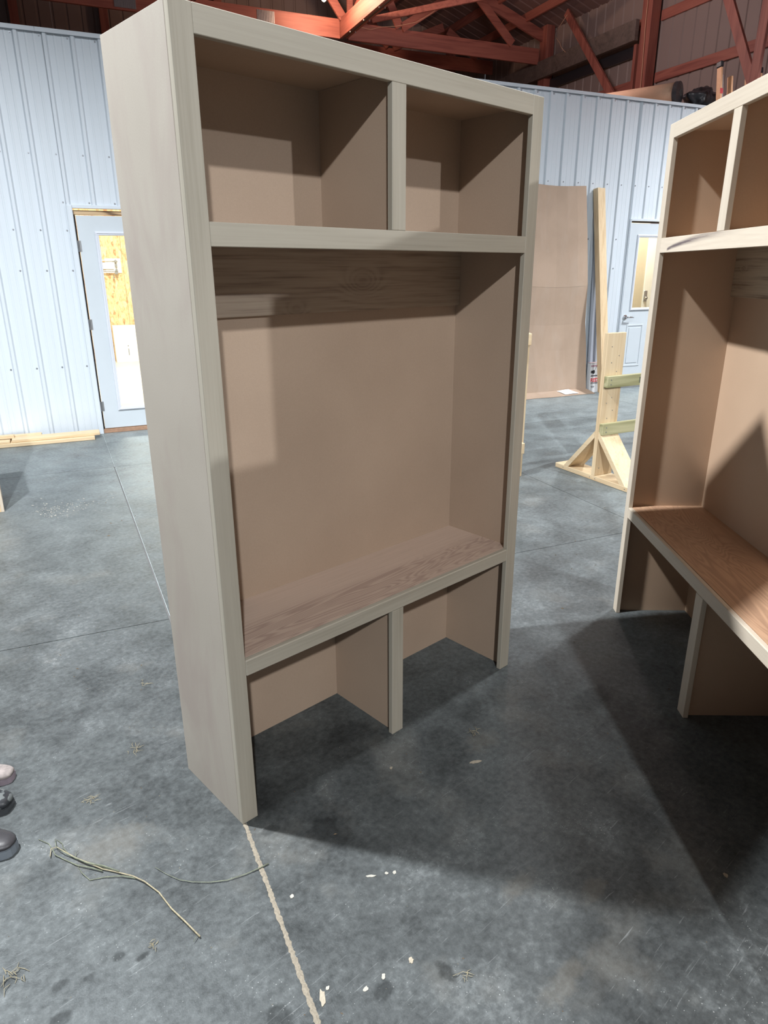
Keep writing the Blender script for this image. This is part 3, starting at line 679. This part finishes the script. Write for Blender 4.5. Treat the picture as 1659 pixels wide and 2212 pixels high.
lad = thing('extension_ladder', 'orange fibreglass extension ladder leaning up behind the right cabinet', 'ladder', UV(7.85, -0.62, 0.0), TH)
def LP(x, s, o_=0.0): return (x, 0.55 * s / 4.06 + o_, s)
for x, oo, top in ((0.0, 0.0, 4.02), (0.50, 0.0, 3.94), (0.135, -0.045, 3.92), (0.655, -0.045, 4.0)):
    bm = bmesh.new(); bar(bm, LP(x, 0.03, oo - .03), LP(x, top, oo - .03), 0.07, 0.03, up=(1, 0, 0), bev=0.003); rl = obj('rail', bm, M['orange'], lad)
    if x in (0.0, 0.655):
        bm = bmesh.new(); bar(bm, LP(x, top, oo - .03), LP(x, top + 0.07, oo - .03), 0.085, 0.05, up=(1, 0, 0), bev=0.01); obj('rubber_cap', bm, M['black'], rl)
    if x == 0.0:
        bm = bmesh.new(); bar(bm, LP(x + 0.052, 3.5, oo - .03), LP(x + 0.052, 3.95, oo - .03), 0.02, 0.02, up=(1, 0, 0)); obj('guide_rod', bm, M['alu'], rl)
        bm = bmesh.new(); bar(bm, LP(x, 3.72, oo - .068), LP(x, 3.78, oo - .068), 0.05, 0.002, up=(0, 1, 0)); obj('sticker', bm, plain('red_sticker', (0.6, 0.05, 0.06), 0.5), rl)
for k in range(12):
    bm = bmesh.new(); z = 0.3 + 0.3 * k; bar(bm, LP(0.017, z, -.03), LP(0.483, z, -.03), 0.03, 0.03, bev=0.004); obj('rung', bm, M['alu'], lad)

# cardboard sheet against the wall
cb = thing('cardboard_sheet', 'tall brown cardboard sheet leaning on the metal wall right of the cabinet', 'cardboard', FO, TH)
bm = bmesh.new()
XL = 4.75
rows = [(-0.245, 0.003, 6.225, 5.10), (-0.13, 0.060, 6.150, 4.9), (-0.098, 0.60, 6.115, XL), (-0.088, 0.92, 6.070, XL), (-0.105, 1.39, 6.045, XL), (-0.075, 2.0, 6.0, XL), (-0.045, 2.575, 5.945, XL)]
nx = 8; grid = []
for (v_, z, ur, ul) in rows:
    grid.append([bm.verts.new((ul + (ur - ul) * i / nx, v_ + 0.012 * math.sin(i * 1.3 + z), z + (0.0 if z < 0.1 else 0.01 * math.sin(i * 0.9)))) for i in range(nx + 1)])
def stitch(bm, g):
    fs = []
    for r in range(len(g) - 1):
        for i in range(len(g[0]) - 1): fs.append(bm.faces.new((g[r][i], g[r][i + 1], g[r + 1][i + 1], g[r + 1][i])))
    return fs
stitch(bm, grid[1:5])
e = bmesh.ops.extrude_face_region(bm, geom=bm.faces[:]); [setattr(x.co, 'y', x.co.y - 0.005) for x in e['geom'] if isinstance(x, bmesh.types.BMVert)]
loose = [v_ for v_ in bm.verts if not v_.link_faces]; bmesh.ops.delete(bm, geom=loose)
obj('lower_panel', bm, M['cardboard'], cb)
for nm, rr in (('upper_panel', rows[4:]), ('floor_flap', rows[:2])):
    bm = bmesh.new(); grid = []
    for (v_, z, ur, ul) in rr:
        off = -0.0008 if nm == 'upper_panel' else -0.0015
        grid.append([bm.verts.new((ul + (ur - ul) * i / nx, v_ + 0.012 * math.sin(i * 1.3 + z) + off, z + (0.0015 if z == 1.39 else 0) + (0.0 if z < 0.1 else 0.01 * math.sin(i * 0.9)))) for i in range(nx + 1)])
    stitch(bm, grid)
    e = bmesh.ops.extrude_face_region(bm, geom=bm.faces[:])
    for x in e['geom']:
        if isinstance(x, bmesh.types.BMVert):
            if nm == 'upper_panel': x.co.y -= 0.005
            else: x.co.z += 0.005
    obj(nm, bm, M['cardboard'], cb)
bm = bmesh.new(); g = []
for i, (a_, b_) in enumerate((((5.66, -0.150, 0.060), (5.86, -0.138, 0.070)), ((5.70, -0.19, 0.045), (5.915, -0.18, 0.046)), ((5.745, -0.235, 0.022), (5.975, -0.225, 0.024)))):
    g.append([bm.verts.new(a_), bm.verts.new((Vector(a_) + Vector(b_)) / 2 + Vector((0, 0, 0.003))), bm.verts.new(b_)])
stitch(bm, g); e = bmesh.ops.extrude_face_region(bm, geom=bm.faces[:]); [setattr(x.co, 'z', x.co.z + 0.001) for x in e['geom'] if isinstance(x, bmesh.types.BMVert)]
o = obj('paper_sheet', bm, M['paper'], loc=FO, rz=TH); tag(o, 'white sheet of paper lying on the cardboard flap', 'paper')

# leaning lumber
def lean(name, label, p0, p1, wd, th, mat, up, grp=None):
    bm = bmesh.new(); bar(bm, Vector(p1) * 0, Vector(p1) - Vector(p0), wd, th, up=up, bev=0.002)
    o = obj(name, bm, mat, loc=UV(*p0), rz=TH); tag(o, label, 'lumber', grp); return o
lean('lumber_board', 'narrow pine board leaning on edge, left of the leaning pair', (6.235, -0.355, 0.035), (6.10, -0.058, 2.56), 0.040, 0.089, M['pine_z'], (0, 1, 0))
lean('lumber_board', 'pine board leaning flat to the room, right of the leaning pair', (6.315, -0.350, 0.035), (6.185, -0.045, 2.565), 0.089, 0.038, M['pine_z'], (0, 1, 0))
bm = bmesh.new()
prof = [(-0.075, 0), (-0.05, -0.03), (-0.03, -0.03), (-0.02, -0.008), (0.02, -0.008), (0.03, -0.03), (0.05, -0.03), (0.075, 0)]
A = [bm.verts.new((x, y, 0)) for x, y in prof]; B = [bm.verts.new((x * 0.75 - 0.115, y + 0.022, 2.48)) for x, y in prof]
for i in range(len(prof) - 1): bm.faces.new((A[i], A[i + 1], B[i + 1], B[i]))
e = bmesh.ops.extrude_face_region(bm, geom=bm.faces[:]); [setattr(x.co, 'y', x.co.y + 0.002) for x in e['geom'] if isinstance(x, bmesh.types.BMVert)]
o = obj('metal_trim', bm, metal_wall('grey_trim_steel', (0.36, 0.39, 0.45)), loc=UV(6.31, -0.048, 0.003), rz=TH)
tag(o, 'long grey-blue ribbed metal trim leaning on the wall behind the red-lettered carton', 'metal trim')

# carton with printed face
red = plain('print_red', (0.60, 0.03, 0.04), 0.5, 0, 0.0); ink = plain('print_ink', (0.04, 0.04, 0.05), 0.5, 0, 0.0); yel = plain('print_yellow', (0.70, 0.52, 0.05), 0.5, 0, 0.0)
M['carton'] = plain('grey_carton', (0.62, 0.64, 0.66), 0.5, 0, 0.03)
ct = thing('printed_carton', 'grey carton printed RED on the floor by the metal wall', 'carton', UV(6.338, -0.165, 0.0), TH + 0.04)
CWd, CDp, CHt = 0.155, 0.075, 0.40
bobj('box', (-CWd, 0, 0, CDp, 0.001, CHt), M['carton'], ct, 0.003)
bobj('lid_flap', (-CWd - 0.002, 0.002, -0.002, CDp + 0.002, CHt + 0.001, CHt + 0.006), plain('flap', (0.55, 0.42, 0.42), 0.6), ct, 0.001)
def text(body, size, loc, rot, mat, parent, name='lettering', bold=0.0):
    c = bpy.data.curves.new(name, 'FONT'); c.body = body; c.size = size; c.extrude = 0.0004; c.offset = bold; c.resolution_u = 2
    o = bpy.data.objects.new(name, c); COL.objects.link(o)
    dg = bpy.context.evaluated_depsgraph_get(); me = bpy.data.meshes.new_from_object(o.evaluated_get(dg)); bpy.data.objects.remove(o)
    me.materials.clear(); me.materials.append(mat)
    o = bpy.data.objects.new(name, me); COL.objects.link(o); o.parent = parent; o.location = loc; o.rotation_euler = rot; return o
text('RED', 0.072, (-0.145, -0.0012, 0.150), (PI / 2, 0, 0), red, ct, bold=0.002)
bm = bmesh.new()
for (a, b, c, d) in ((-0.14, -0.01, 0.136, 0.142), (-0.14, -0.02, 0.124, 0.130), (-0.13, -0.07, 0.085, 0.092), (-0.12, -0.075, 0.070, 0.076)): box(bm, a, b, -0.0014, -0.0002, c, d)
for k in range(8): box(bm, -0.145 + k * 0.016, -0.134 + k * 0.016, -0.0014, -0.0002, 0.222, 0.242)
fp = obj('fine_print', bm, ink, ct); fp['kind'] = 'stuff'
bm = bmesh.new(); tube(bm, [(-0.105, -0.0002, 0.283), (-0.105, -0.0016, 0.283)], 0.026, 16); box(bm, -0.152, -0.10, -0.0016, -0.0002, 0.268, 0.302)
bar(bm, (-0.09, -0.001, 0.30), (-0.06, -0.001, 0.36), 0.005, 0.0016, up=(0, 1, 0)); obj('printed_emblem', bm, ink, ct)
bm = bmesh.new()
for k in range(5): box(bm, -0.15 + k * 0.028, -0.134 + k * 0.028, -0.0014, -0.0002, 0.352, 0.378)
obj('printed_row', bm, plain('print_maroon', (0.25, 0.06, 0.12), 0.5), ct)
bobj('print_band', (0.0002, 0.0016, 0.004, CDp - 0.004, 0.02, 0.13), red, ct, 0); bobj('print_band', (0.0002, 0.0016, 0.004, CDp - 0.004, 0.131, 0.15), ink, ct, 0); bobj('print_band', (0.0002, 0.0016, 0.004, CDp - 0.004, 0.151, 0.185), yel, ct, 0)

# lumber along the foot of the wall, left of the door
def floor_board(label, u0, u1, v0, v1, z0, z1, rz=0.0):
    bm = bmesh.new(); box(bm, 0, u1 - u0, 0, v1 - v0, 0, z1 - z0, 0.003)
    o = obj('lumber_board', bm, M['pine_x'], loc=UV(u0, v0, z0), rz=TH + rz); tag(o, label, 'lumber')
floor_board('lowest pine board on the floor along the wall foot, left of the door', -2.9, -0.115, -0.295, -0.155, 0.001, 0.037)
floor_board('upper pine board lying on the lowest one, its end nearest the door', -0.86, -0.062, -0.270, -0.120, 0.038, 0.066, 0.018)
floor_board('short end piece of board stacked left of the upper pine board', -2.6, -0.875, -0.280, -0.185, 0.038, 0.060)
floor_board('pine board tight against the metal wall foot, ending short', -2.9, -0.60, -0.115, -0.045, 0.001, 0.075)
floor_board('board piled on the lowest one against the rear board', -2.7, -0.84, -0.180, -0.125, 0.0605, 0.095)

# ================================================================== LUMBER STANDS
A0 = Vector((4.144, 1.657, 0)); ANG = math.atan2(-0.960, -0.280)     # local x runs along the foot
def stand(label, loc, rz, rails, top=1.15, braces=True, L=0.90):
    s = thing('lumber_stand', label, 'stand', loc, rz)
    # local y = away from the viewer side (wide face of the boards)
    W2 = 0.184
    bobj('foot', (0, L, 0, W2, 0.001, 0.039), M['pine_x'], s, 0.002)
    c = L / 2
    bobj('post', (c - 0.019, c + 0.019, 0, W2, 0.040, top), M['pine_z'], s, 0.002)
    if braces:
        for sg in (-1, 1):
            bm = bmesh.new()
            x_out = c + sg * 0.345; x_in = c + sg * 0.0195
            pts = [(x_out, 0.0395), (x_out - sg * 0.052, 0.0395), (x_in, 0.345), (x_in, 0.400)]
            lo = [bm.verts.new((x, 0.001, z)) for x, z in pts]; hi = [bm.verts.new((x, W2 - 0.001, z)) for x, z in pts]
            bm.faces.new(lo); bm.faces.new(hi[::-1])
            for i in range(4): bm.faces.new((lo[i], lo[(i + 1) % 4], hi[(i + 1) % 4], hi[i]))
            obj('brace', bm, M['pine_x'], s)
    bm = bmesh.new()
    for (x, z) in ((0.10, 0), (0.42, 0), (0.48, 0), (0.80, 0)): tube(bm, [(x, -0.0005, 0.02), (x, -0.002, 0.02)], 0.004, 6)
    for (y, z) in ((0.05, 1.05), (0.13, 0.98), (0.06, 0.93), (0.12, 0.86), (0.1, 0.66), (0.05, 0.62), (0.12, 0.56), (0.07, 0.5)): tube(bm, [(c + 0.0192, y, z), (c + 0.0205, y, z)], 0.004, 6)
    for (y, z) in ((0.04, 0.10),): tube(bm, [(c + 0.0192, y, z), (c + 0.0205, y, z)], 0.005, 6)
    o = obj('screw_heads', bm, M['screw'], s); o['kind'] = 'stuff'
    return s, c, W2
s1, c, W2 = stand('pine lumber stand with two green rails, nearest the right cabinet', A0, ANG, 2)
# rails run away across the post's face; local +y is away from viewer, +x side faces the camera's right
for z0, z1 in ((0.745, 0.833), (0.375, 0.465)):
    bobj('rail', (c + 0.020, c + 0.058, 0.002, 1.9, z0, z1), M['treated_y'], s1, 0.003)
bm = bmesh.new()
for z in (0.77, 0.805, 0.40, 0.435):
    for y in (0.04,): tube(bm, [(c + 0.0582, y, z), (c + 0.0595, y, z)], 0.005, 6)
o = obj('rail_screws', bm, M['screw'], s1); o['kind'] = 'stuff'
bobj('grade_stamp', (c + 0.0582, c + 0.0588, 0.33, 0.36, 0.765, 0.81), plain('stamp_ink', (0.10, 0.11, 0.07), 0.8), s1, 0)
# second frame half hidden behind the tall cabinet
d2v = Vector((3.700, 1.702, 0))
s2 = thing('lumber_rack', 'pine lumber frame half hidden behind the right edge of the tall cabinet', 'frame', d2v, ANG)
bobj('post', (-0.019, 0.019, -0.150, 0.004, 0.001, 1.145), M['pine_z'], s2, 0.002)
bobj('rail', (0.020, 0.058, -1.1, -0.012, 1.055, 1.143), M['pine_y'], s2, 0.003)
bobj('rail', (0.020, 0.058, -1.1, -0.012, 0.200, 0.288), M['pine_y'], s2, 0.003)

# ================================================================== BASE CABINET at the left edge
bc = thing('base_cabinet', 'low pale base cabinet at the left edge, back to the viewer', 'cabinet', (0.335, 3.673, 0), TH + math.radians(6))
# local x to the left is negative; depth runs +y
m0 = (0.0, 0.60)
bm = bmesh.new()
pts = [(0.0, 0.0), (0.47, 0.0), (0.47, 0.10), (0.56, 0.10), (0.56, 0.88), (0.0, 0.88)]
lo = [bm.verts.new((-0.019, y, z)) for y, z in pts]; hi = [bm.verts.new((0.0, y, z)) for y, z in pts]
bm.faces.new(lo); bm.faces.new(hi[::-1])
for i in range(6): bm.faces.new((lo[i], lo[(i + 1) % 6], hi[(i + 1) % 6], hi[i]))
obj('side_panel', bm, M['mpl_z'], bc)
bobj('back_panel', (-0.9, -0.0195, 0.0, 0.012, 0.0, 0.88), M['pine_z'], bc, 0.001)
bobj('face_frame', (-0.9, 0.0, 0.5605, 0.58, 0.10, 0.88), M['mpl_z'], bc, 0.001)
bobj('bottom_panel', (-0.9, -0.0195, 0.0125, 0.56, 0.10, 0.119), M['mpl_x'], bc, 0.001)

# ================================================================== MUDROOM CABINETS
def locker(name, label, loc, rz, W, D, H, s, t, tr_, mt, mb, bt, bb, hb, top_div, bot_div, cs, wd, mdfm, sidem, bench, hook, midrail):
    r = thing(name, label, 'cabinet', loc, rz, 'unfinished mudroom lockers')
    del r['group']
    a = 0.019; Bk = D - 0.006; g = 0.0003
    bobj('side_panel', (0, a, t + g, D, 0, H), sidem, r, 0.0008)
    bobj('side_panel', (W - a, W, t + g, D, 0, H), mdfm, r, 0.0008)
    bobj('back_panel', (a + g, W - a - g, Bk, D, 0, H), mdfm, r, 0)
    bobj('top_panel', (a + g, W - a - g, t + g, Bk - g, H - 0.024, H), mdfm, r, 0)
    bobj('shelf', (a + g, W - a - g, t + g, Bk - g, mt - 0.020, mt - 0.001), mdfm, r, 0)
    for c0 in top_div:
        cc = c0 + cs / 2
        bobj('divider', (cc - a / 2, cc + a / 2, t + g, Bk - g, mt, H - 0.0245), mdfm, r, 0)
        bobj('mid_stile', (c0, c0 + cs, 0, t, mt + g, H - tr_ - g), wd + '_z', r, 0.0012) if False else bobj('mid_stile', (c0, c0 + cs, 0, t, mt + g, H - tr_ - g), M[wd + '_z'], r, 0.0012)
    for c0 in bot_div:
        cc = c0 + cs / 2
        bobj('lower_divider', (cc - a / 2, cc + a / 2, t + g, Bk - g, 0, bt - 0.0205), mdfm, r, 0)
        bobj('lower_stile', (c0, c0 + cs, 0, t, 0, bb - g), M[wd + '_z'], r, 0.0012)
    bobj('bench_seat', (a + g, W - a - g, t + g, Bk - g, bt - 0.020, bt - 0.0004), bench, r, 0.0)
    bobj('stile', (0, s, 0, t, 0, H), M[wd + '_z'], r, 0.0014)
    bobj('stile', (W - s, W, 0, t, 0, H), M[wd + '_z'], r, 0.0014)
    bobj('top_rail', (s + g, W - s - g, 0, t, H - tr_, H), M[wd + '_x'], r, 0.0014)
    bobj('mid_rail', (s + g, W - s - g, 0, t, mb, mt), midrail, r, 0.0014)
    bobj('bench_rail', (s + g, W - s - g, -0.0005, t, bb, bt), M[wd + '_x'], r, 0.003)
    bobj('hook_rail', (a + g, W - a - g, Bk - 0.019, Bk - g, hb, mt - 0.021), hook, r, 0.001)
    return r
cabA = locker('mudroom_locker', 'tall unfinished mudroom locker standing in the middle, with bench and two cubbies', (0, 0, 0), 0.0,
    1.318, 0.347, 2.134, 0.0544, 0.0199, 0.0573, 1.710, 1.6566, 0.5533, 0.5022, 1.4736, [0.633], [0.633], 0.053, 'pop', M['mdf'], M['mdf_side'], M['bench_a'], M['hook_a'], M['mpl_x'] if False else M['pop_x'])
WB = 1.78
sc = thing('utility_cabinet', 'plain shoulder-high cabinet carcass next to the right-hand locker, outside the picture', 'cabinet', (0.49, -1.78, 0))  # added unseen blocker, casts the shadow edge inside the middle locker
bobj('side_panel', (0, 0.019, 0, 0.34, 0, 1.775), M['mdf'], sc); bobj('side_panel', (0.421, 0.44, 0, 0.34, 0, 1.775), M['mdf'], sc)
bobj('back_panel', (0.0195, 0.4205, 0.328, 0.34, 0, 1.775), M['mdf'], sc)
for z in (0.08, 0.5, 0.92, 1.34, 1.756): bobj('shelf', (0.0195, 0.4205, 0.001, 0.3275, z, z + 0.018), M['mdf'], sc)
cabB = locker('mudroom_locker', 'unfinished mudroom locker cut off by the right edge, dark streak on its rail', (2.1214, -0.0395, 0), -2.3388,
    WB, 0.3558, 2.1436, 0.0473, 0.0193, 0.0553, 1.7225, 1.6653, 0.5507, 0.4997, 1.491, [0.5644, WB - 0.5644 - 0.0557], [0.8364], 0.0557, 'mpl', M['mdf_b'], M['mdf_b'], M['bench_b'], M['hook_b'], M['streak'])

# ================================================================== SHOES at the left edge
def shoe(label, toe, heading, wdt, hgt, up_mat, sole_mat, toe_round=0.55, sole_h=0.022, len_=0.28):
    s = thing('shoe', label, 'shoe', toe, heading)      # local -x is towards the heel
    def outline(k, grow=0.0):
        pts = []
        n = 28
        for i in range(n):
            a_ = 2 * PI * i / n; x = math.cos(a_); y = math.sin(a_)
            xx = -len_ / 2 + (len_ / 2 + grow) * (abs(x) ** 0.8) * (1 if x > 0 else -1)
            wloc = wdt / 2 * (1.0 - 0.18 * (1 - (xx + len_) / len_))
            pts.append((xx, (wloc + grow) * (abs(y) ** toe_round) * (1 if y > 0 else -1)))
        return pts
    bm = bmesh.new(); prism(bm, outline(0), 0.0005, sole_h); bmesh.ops.bevel(bm, geom=[e for e in bm.edges if abs(e.verts[0].co.z - e.verts[1].co.z) < 1e-6 and e.verts[0].co.z > 0.01], offset=0.003, segments=2, affect='EDGES'); obj('sole', bm, sole_mat, s, smooth=False)
    bm = bmesh.new(); rings = []
    for lv, (zf, sc) in enumerate(((0, 0.97), (0.4, 0.95), (0.75, 0.82), (1.0, 0.55))):
        ring = []
        for (x, y) in outline(0):
            f = (x + len_) / len_                     # 0 heel .. 1 toe
            top = hgt * (0.55 + 0.45 * (1 - f) ** 0.8) + (0.03 if f < 0.5 else 0)
            ring.append(bm.verts.new((-len_ * 0.5 + (x + len_ * 0.5) * (sc * 0.5 + 0.5 if f < 0.5 else sc * 0.35 + 0.65), y * sc, sole_h + 0.0005 + top * zf)))
        rings.append(ring)
    for a_, b_ in zip(rings, rings[1:]):
        for k in range(len(a_)): bm.faces.new((a_[k], a_[(k + 1) % len(a_)], b_[(k + 1) % len(b_)], b_[k]))
    bm.faces.new(rings[0][::-1]); bm.faces.new(rings[-1])
    obj('upper', bm, up_mat, s, smooth=True)
    return s
camo = newmat('mottled_shoe')
m_, nt_, b_ = camo
nt_.links.new(ramp(nt_, noise(nt_, coords(nt_), 28, 2), [(0.46, (0.015, 0.017, 0.02)), (0.50, (0.10, 0.11, 0.11))]), b_.inputs['Base Color']); b_.inputs['Roughness'].default_value = 0.4
HD = math.radians(-42)
shoe('pale dusty shoe toe, farthest of the three at the left edge', (-0.449, 0.700, 0), HD + 0.1, 0.085, 0.035, plain('dusty_suede', (0.20, 0.175, 0.165), 0.9, 0, 0.25, 60), plain('mauve_sole', (0.16, 0.13, 0.15), 0.7))
shoe('black shoe toe with mottled grey side, middle of the three', (-0.495, 0.560, 0), HD, 0.100, 0.05, m_, plain('dark_sole', (0.03, 0.033, 0.036), 0.35))
shoe('dark shoe with flat grey-edged sole, nearest of the three', (-0.540, 0.365, 0), HD - 0.1, 0.100, 0.03, plain('dark_leather', (0.028, 0.027, 0.03), 0.45), plain('grey_sole', (0.13, 0.15, 0.17), 0.5), 0.7, 0.03)

# ================================================================== DEBRIS
def z3(P, z=0.006): return [(x, y, z) for x, y in P]
st = thing('dry_stem', 'long dry branching plant stem on the floor at lower left', 'plant stem', (-0.35, 0.08, 0))
def stem(name, P, r0, r1, z=0.006, mat='stemg'):
    bm = bmesh.new(); n_ = len(P); tube(bm, [(x + 0.35, y - 0.08, z + 0.002 * math.sin(i * 1.7)) for i, (x, y) in enumerate(P)], [r0 + (r1 - r0) * i / (n_ - 1) for i in range(n_)], 7); obj(name, bm, M[mat], st, smooth=True)
stem('stalk', [(-0.284, -0.253), (-0.292, -0.187), (-0.299, -0.128), (-0.300, -0.056), (-0.314, 0.002), (-0.330, 0.041), (-0.359, 0.092), (-0.382, 0.126), (-0.402, 0.168), (-0.424, 0.217), (-0.439, 0.266), (-0.450, 0.296), (-0.465, 0.297), (-0.476, 0.272)], 0.0022, 0.0014, 0.006, 'straw')
stem('branch', [(-0.385, 0.119), (-0.407, 0.155), (-0.430, 0.189), (-0.449, 0.237), (-0.463, 0.269), (-0.462, 0.300), (-0.462, 0.327), (-0.479, 0.366)], 0.0018, 0.0009, 0.005)
stem('branch', [(-0.326, 0.031), (-0.352, 0.065), (-0.387, 0.095), (-0.422, 0.115), (-0.430, 0.152), (-0.430, 0.180)], 0.0018, 0.0008, 0.004)
stem('branch', [(-0.352, 0.082), (-0.380, 0.134), (-0.407, 0.172), (-0.432, 0.234), (-0.442, 0.256), (-0.452, 0.291), (-0.443, 0.329)], 0.0018, 0.0008, 0.009)
stem('branch', [(-0.360, 0.097), (-0.395, 0.165), (-0.424, 0.217), (-0.431, 0.246), (-0.437, 0.283), (-0.433, 0.299), (-0.439, 0.329)], 0.0016, 0.0008, 0.003)
stem('twig', [(-0.287, -0.246), (-0.295, -0.250), (-0.303, -0.255)], 0.0008, 0.0005, 0.006)
stem('twig', [(-0.424, 0.217), (-0.418, 0.232), (-0.408, 0.238)], 0.0008, 0.0005, 0.006)
P = [(-0.270, 0.031), (-0.257, -0.014), (-0.240, -0.056), (-0.217, -0.087), (-0.185, -0.119), (-0.144, -0.148), (-0.095, -0.166), (-0.055, -0.175), (-0.027, -0.179)]
bm = bmesh.new(); tube(bm, [(x + 0.185, y + 0.119, 0.004) for x, y in P], [0.0006, 0.0007, 0.0009, 0.001, 0.0011, 0.0012, 0.0013, 0.0016, 0.0018], 6)
o = obj('dry_stem', bm, M['stemg'], loc=(-0.185, -0.119, 0), smooth=True); tag(o, 'thin curved green-grey stem lying across the sandy floor joint', 'plant stem')
def chip(label, x, y, a, b, rot, mat='chipw', name='paint_chip', grp=None):
    bm = bmesh.new(); n_ = 14; P_ = []
    for i in range(n_):
        t_ = 2 * PI * i / n_; r = 1 + random.uniform(-0.28, 0.2)
        px, py = a * r * math.cos(t_), b * r * math.sin(t_)
        P_.append((px * math.cos(rot) - py * math.sin(rot), px * math.sin(rot) + py * math.cos(rot)))
    prism(bm, P_, 0.0003, 0.0018)
    o = obj(name, bm, M[mat], loc=(x, y, 0)); tag(o, label, 'paint chip' if name == 'paint_chip' else 'wood chip', grp)
chip('largest long paint chip, beside the sandy joint at the bottom', -0.150, -0.586, 0.020, 0.007, 1.0, 'chip')
chip('paint chip just above the largest long one', -0.128, -0.577, 0.006, 0.004, 0.5)
chip('upright oval white paint chip right of the sandy joint', -0.012, -0.646, 0.009, 0.005, 0.7)
chip('round white paint chip left of the oval one', -0.063, -0.640, 0.007, 0.006, 0.2)
chip('ragged white paint chip above the dark spot at bottom centre', 0.066, -0.663, 0.009, 0.006, 0.9, 'chip')
chip('long paint chip in the row of three near the shadow edge', 0.159, -0.409, 0.014, 0.004, -0.6)
chip('middle paint chip in the row of three near the shadow edge', 0.198, -0.433, 0.005, 0.005, 0.4)
chip('right-hand paint chip in the row of three near the shadow edge', 0.217, -0.446, 0.0065, 0.005, 0.4)
chip('small white paint chip beside the sandy joint', -0.041, -0.312, 0.006, 0.005, 0.4)
chip('pale paint chip on the floor in front of the middle leg', 0.505, -0.128, 0.007, 0.005, 0.4, 'chip')
chip('ragged paint flake in the dim light in front of the locker', 0.740, -0.304, 0.022, 0.007, -0.4, 'chip')
chip('tan wood chip in the dark shadow at the lower right', 0.887, -1.087, 0.008, 0.006, 0.4, 'chip', 'wood_chip')
# small crumbs, straw and sawdust: nobody could count them
def litter(name, mat, n_, gen, smin, smax, flat=0.35, seed=1):
    random.seed(seed); bm = bmesh.new()
    for _ in range(n_):
        x, y = gen(); s_ = random.uniform(smin, smax); l_ = s_ * random.uniform(0.6, 2.5); a_ = random.uniform(0, PI); h_ = s_ * flat
        ca, sa = math.cos(a_), math.sin(a_)
        vs = [bm.verts.new((x + (px * l_) * ca - (py * s_ * .5) * sa, y + (px * l_) * sa + (py * s_ * .5) * ca, pz)) for px, py, pz in ((-.5, 0, 0.0004), (0, -.6, 0.0004), (.5, 0.1, 0.0004), (0, .6, 0.0004), (0.05, 0, h_ + 0.0006))]
        for f in ((0, 1, 4), (1, 2, 4), (2, 3, 4), (3, 0, 4), (3, 2, 1, 0)): bm.faces.new([vs[i] for i in f])
    o = obj(name, bm, M[mat]); o['kind'] = 'stuff'; return o
def near():
    u = random.uniform(-1.2, 3.2); v = random.uniform(-7.0, -3.4); p = UV(u, v); return p.x, p.y
def midf():
    p = UV(random.uniform(-0.4, 2.6), random.uniform(-5.5, -0.5)); return p.x, p.y
o = litter('straw_bits', 'straw', 300, near, 0.0012, 0.0035, 0.3, 3); tag(o, 'scattered pale straw and splinter bits on the concrete floor', 'straw')
o = litter('bark_crumbs', 'bark', 170, near, 0.002, 0.006, 0.5, 5); tag(o, 'scattered dark crumbs of dirt on the concrete floor', 'dirt')
o = litter('floor_crumbs', 'bark', 120, midf, 0.006, 0.012, 0.4, 8); tag(o, 'small dark specks of dirt on the floor toward the metal wall', 'dirt')
def saw():
    return 0.50 + abs(random.gauss(0, 0.2)), 3.46 + random.gauss(0, 0.10)
o = litter('sawdust', 'chipw', 160, saw, 0.004, 0.009, 0.4, 11); tag(o, 'pale sawdust crumbs on the floor by the low base cabinet', 'sawdust')
# wispy dry grass tufts
def tuft(label, x, y, r, n_, seed):
    random.seed(seed); bm = bmesh.new()
    for _ in range(n_):
        a_ = random.uniform(0, 2 * PI); l_ = r * random.uniform(0.4, 1.0); sx, sy = random.gauss(0, r * .3), random.gauss(0, r * .3); b_ = a_ + random.uniform(-1, 1)
        tube(bm, [(sx, sy, 0.002), (sx + l_ * .5 * math.cos(a_), sy + l_ * .5 * math.sin(a_), 0.002 + random.uniform(0, .006)), (sx + l_ * .5 * (math.cos(a_) + math.cos(b_)), sy + l_ * .5 * (math.sin(a_) + math.sin(b_)), 0.002)], [0.0007, 0.0008, 0.0004], 4)
    o = obj('grass_tuft', bm, M['straw'], loc=(x, y, 0)); tag(o, label, 'dry grass')
tuft('dry grass wisps on the floor left of the locker side', -0.094, 0.566, 0.05, 9, 1)
tuft('wispy dry grass near the left edge above the long stem', -0.294, 0.428, 0.025, 14, 2)
tuft('dry grass clump at the lower left corner dark patch', -0.665, -0.03, 0.035, 16, 3)
tuft('dry grass by the foot of the locker side, farther back', 0.110, 0.936, 0.03, 8, 4)
tuft('pale grass wisps above the stalk end on the floor', -0.38, -0.19, 0.016, 10, 5)
tuft('tiny grass wisps at the bottom centre beside the dark spot', 0.135, -0.775, 0.022, 8, 6)
tuft('dry wisps in dim light in front of the locker', 0.86, -0.20, 0.035, 10, 7)
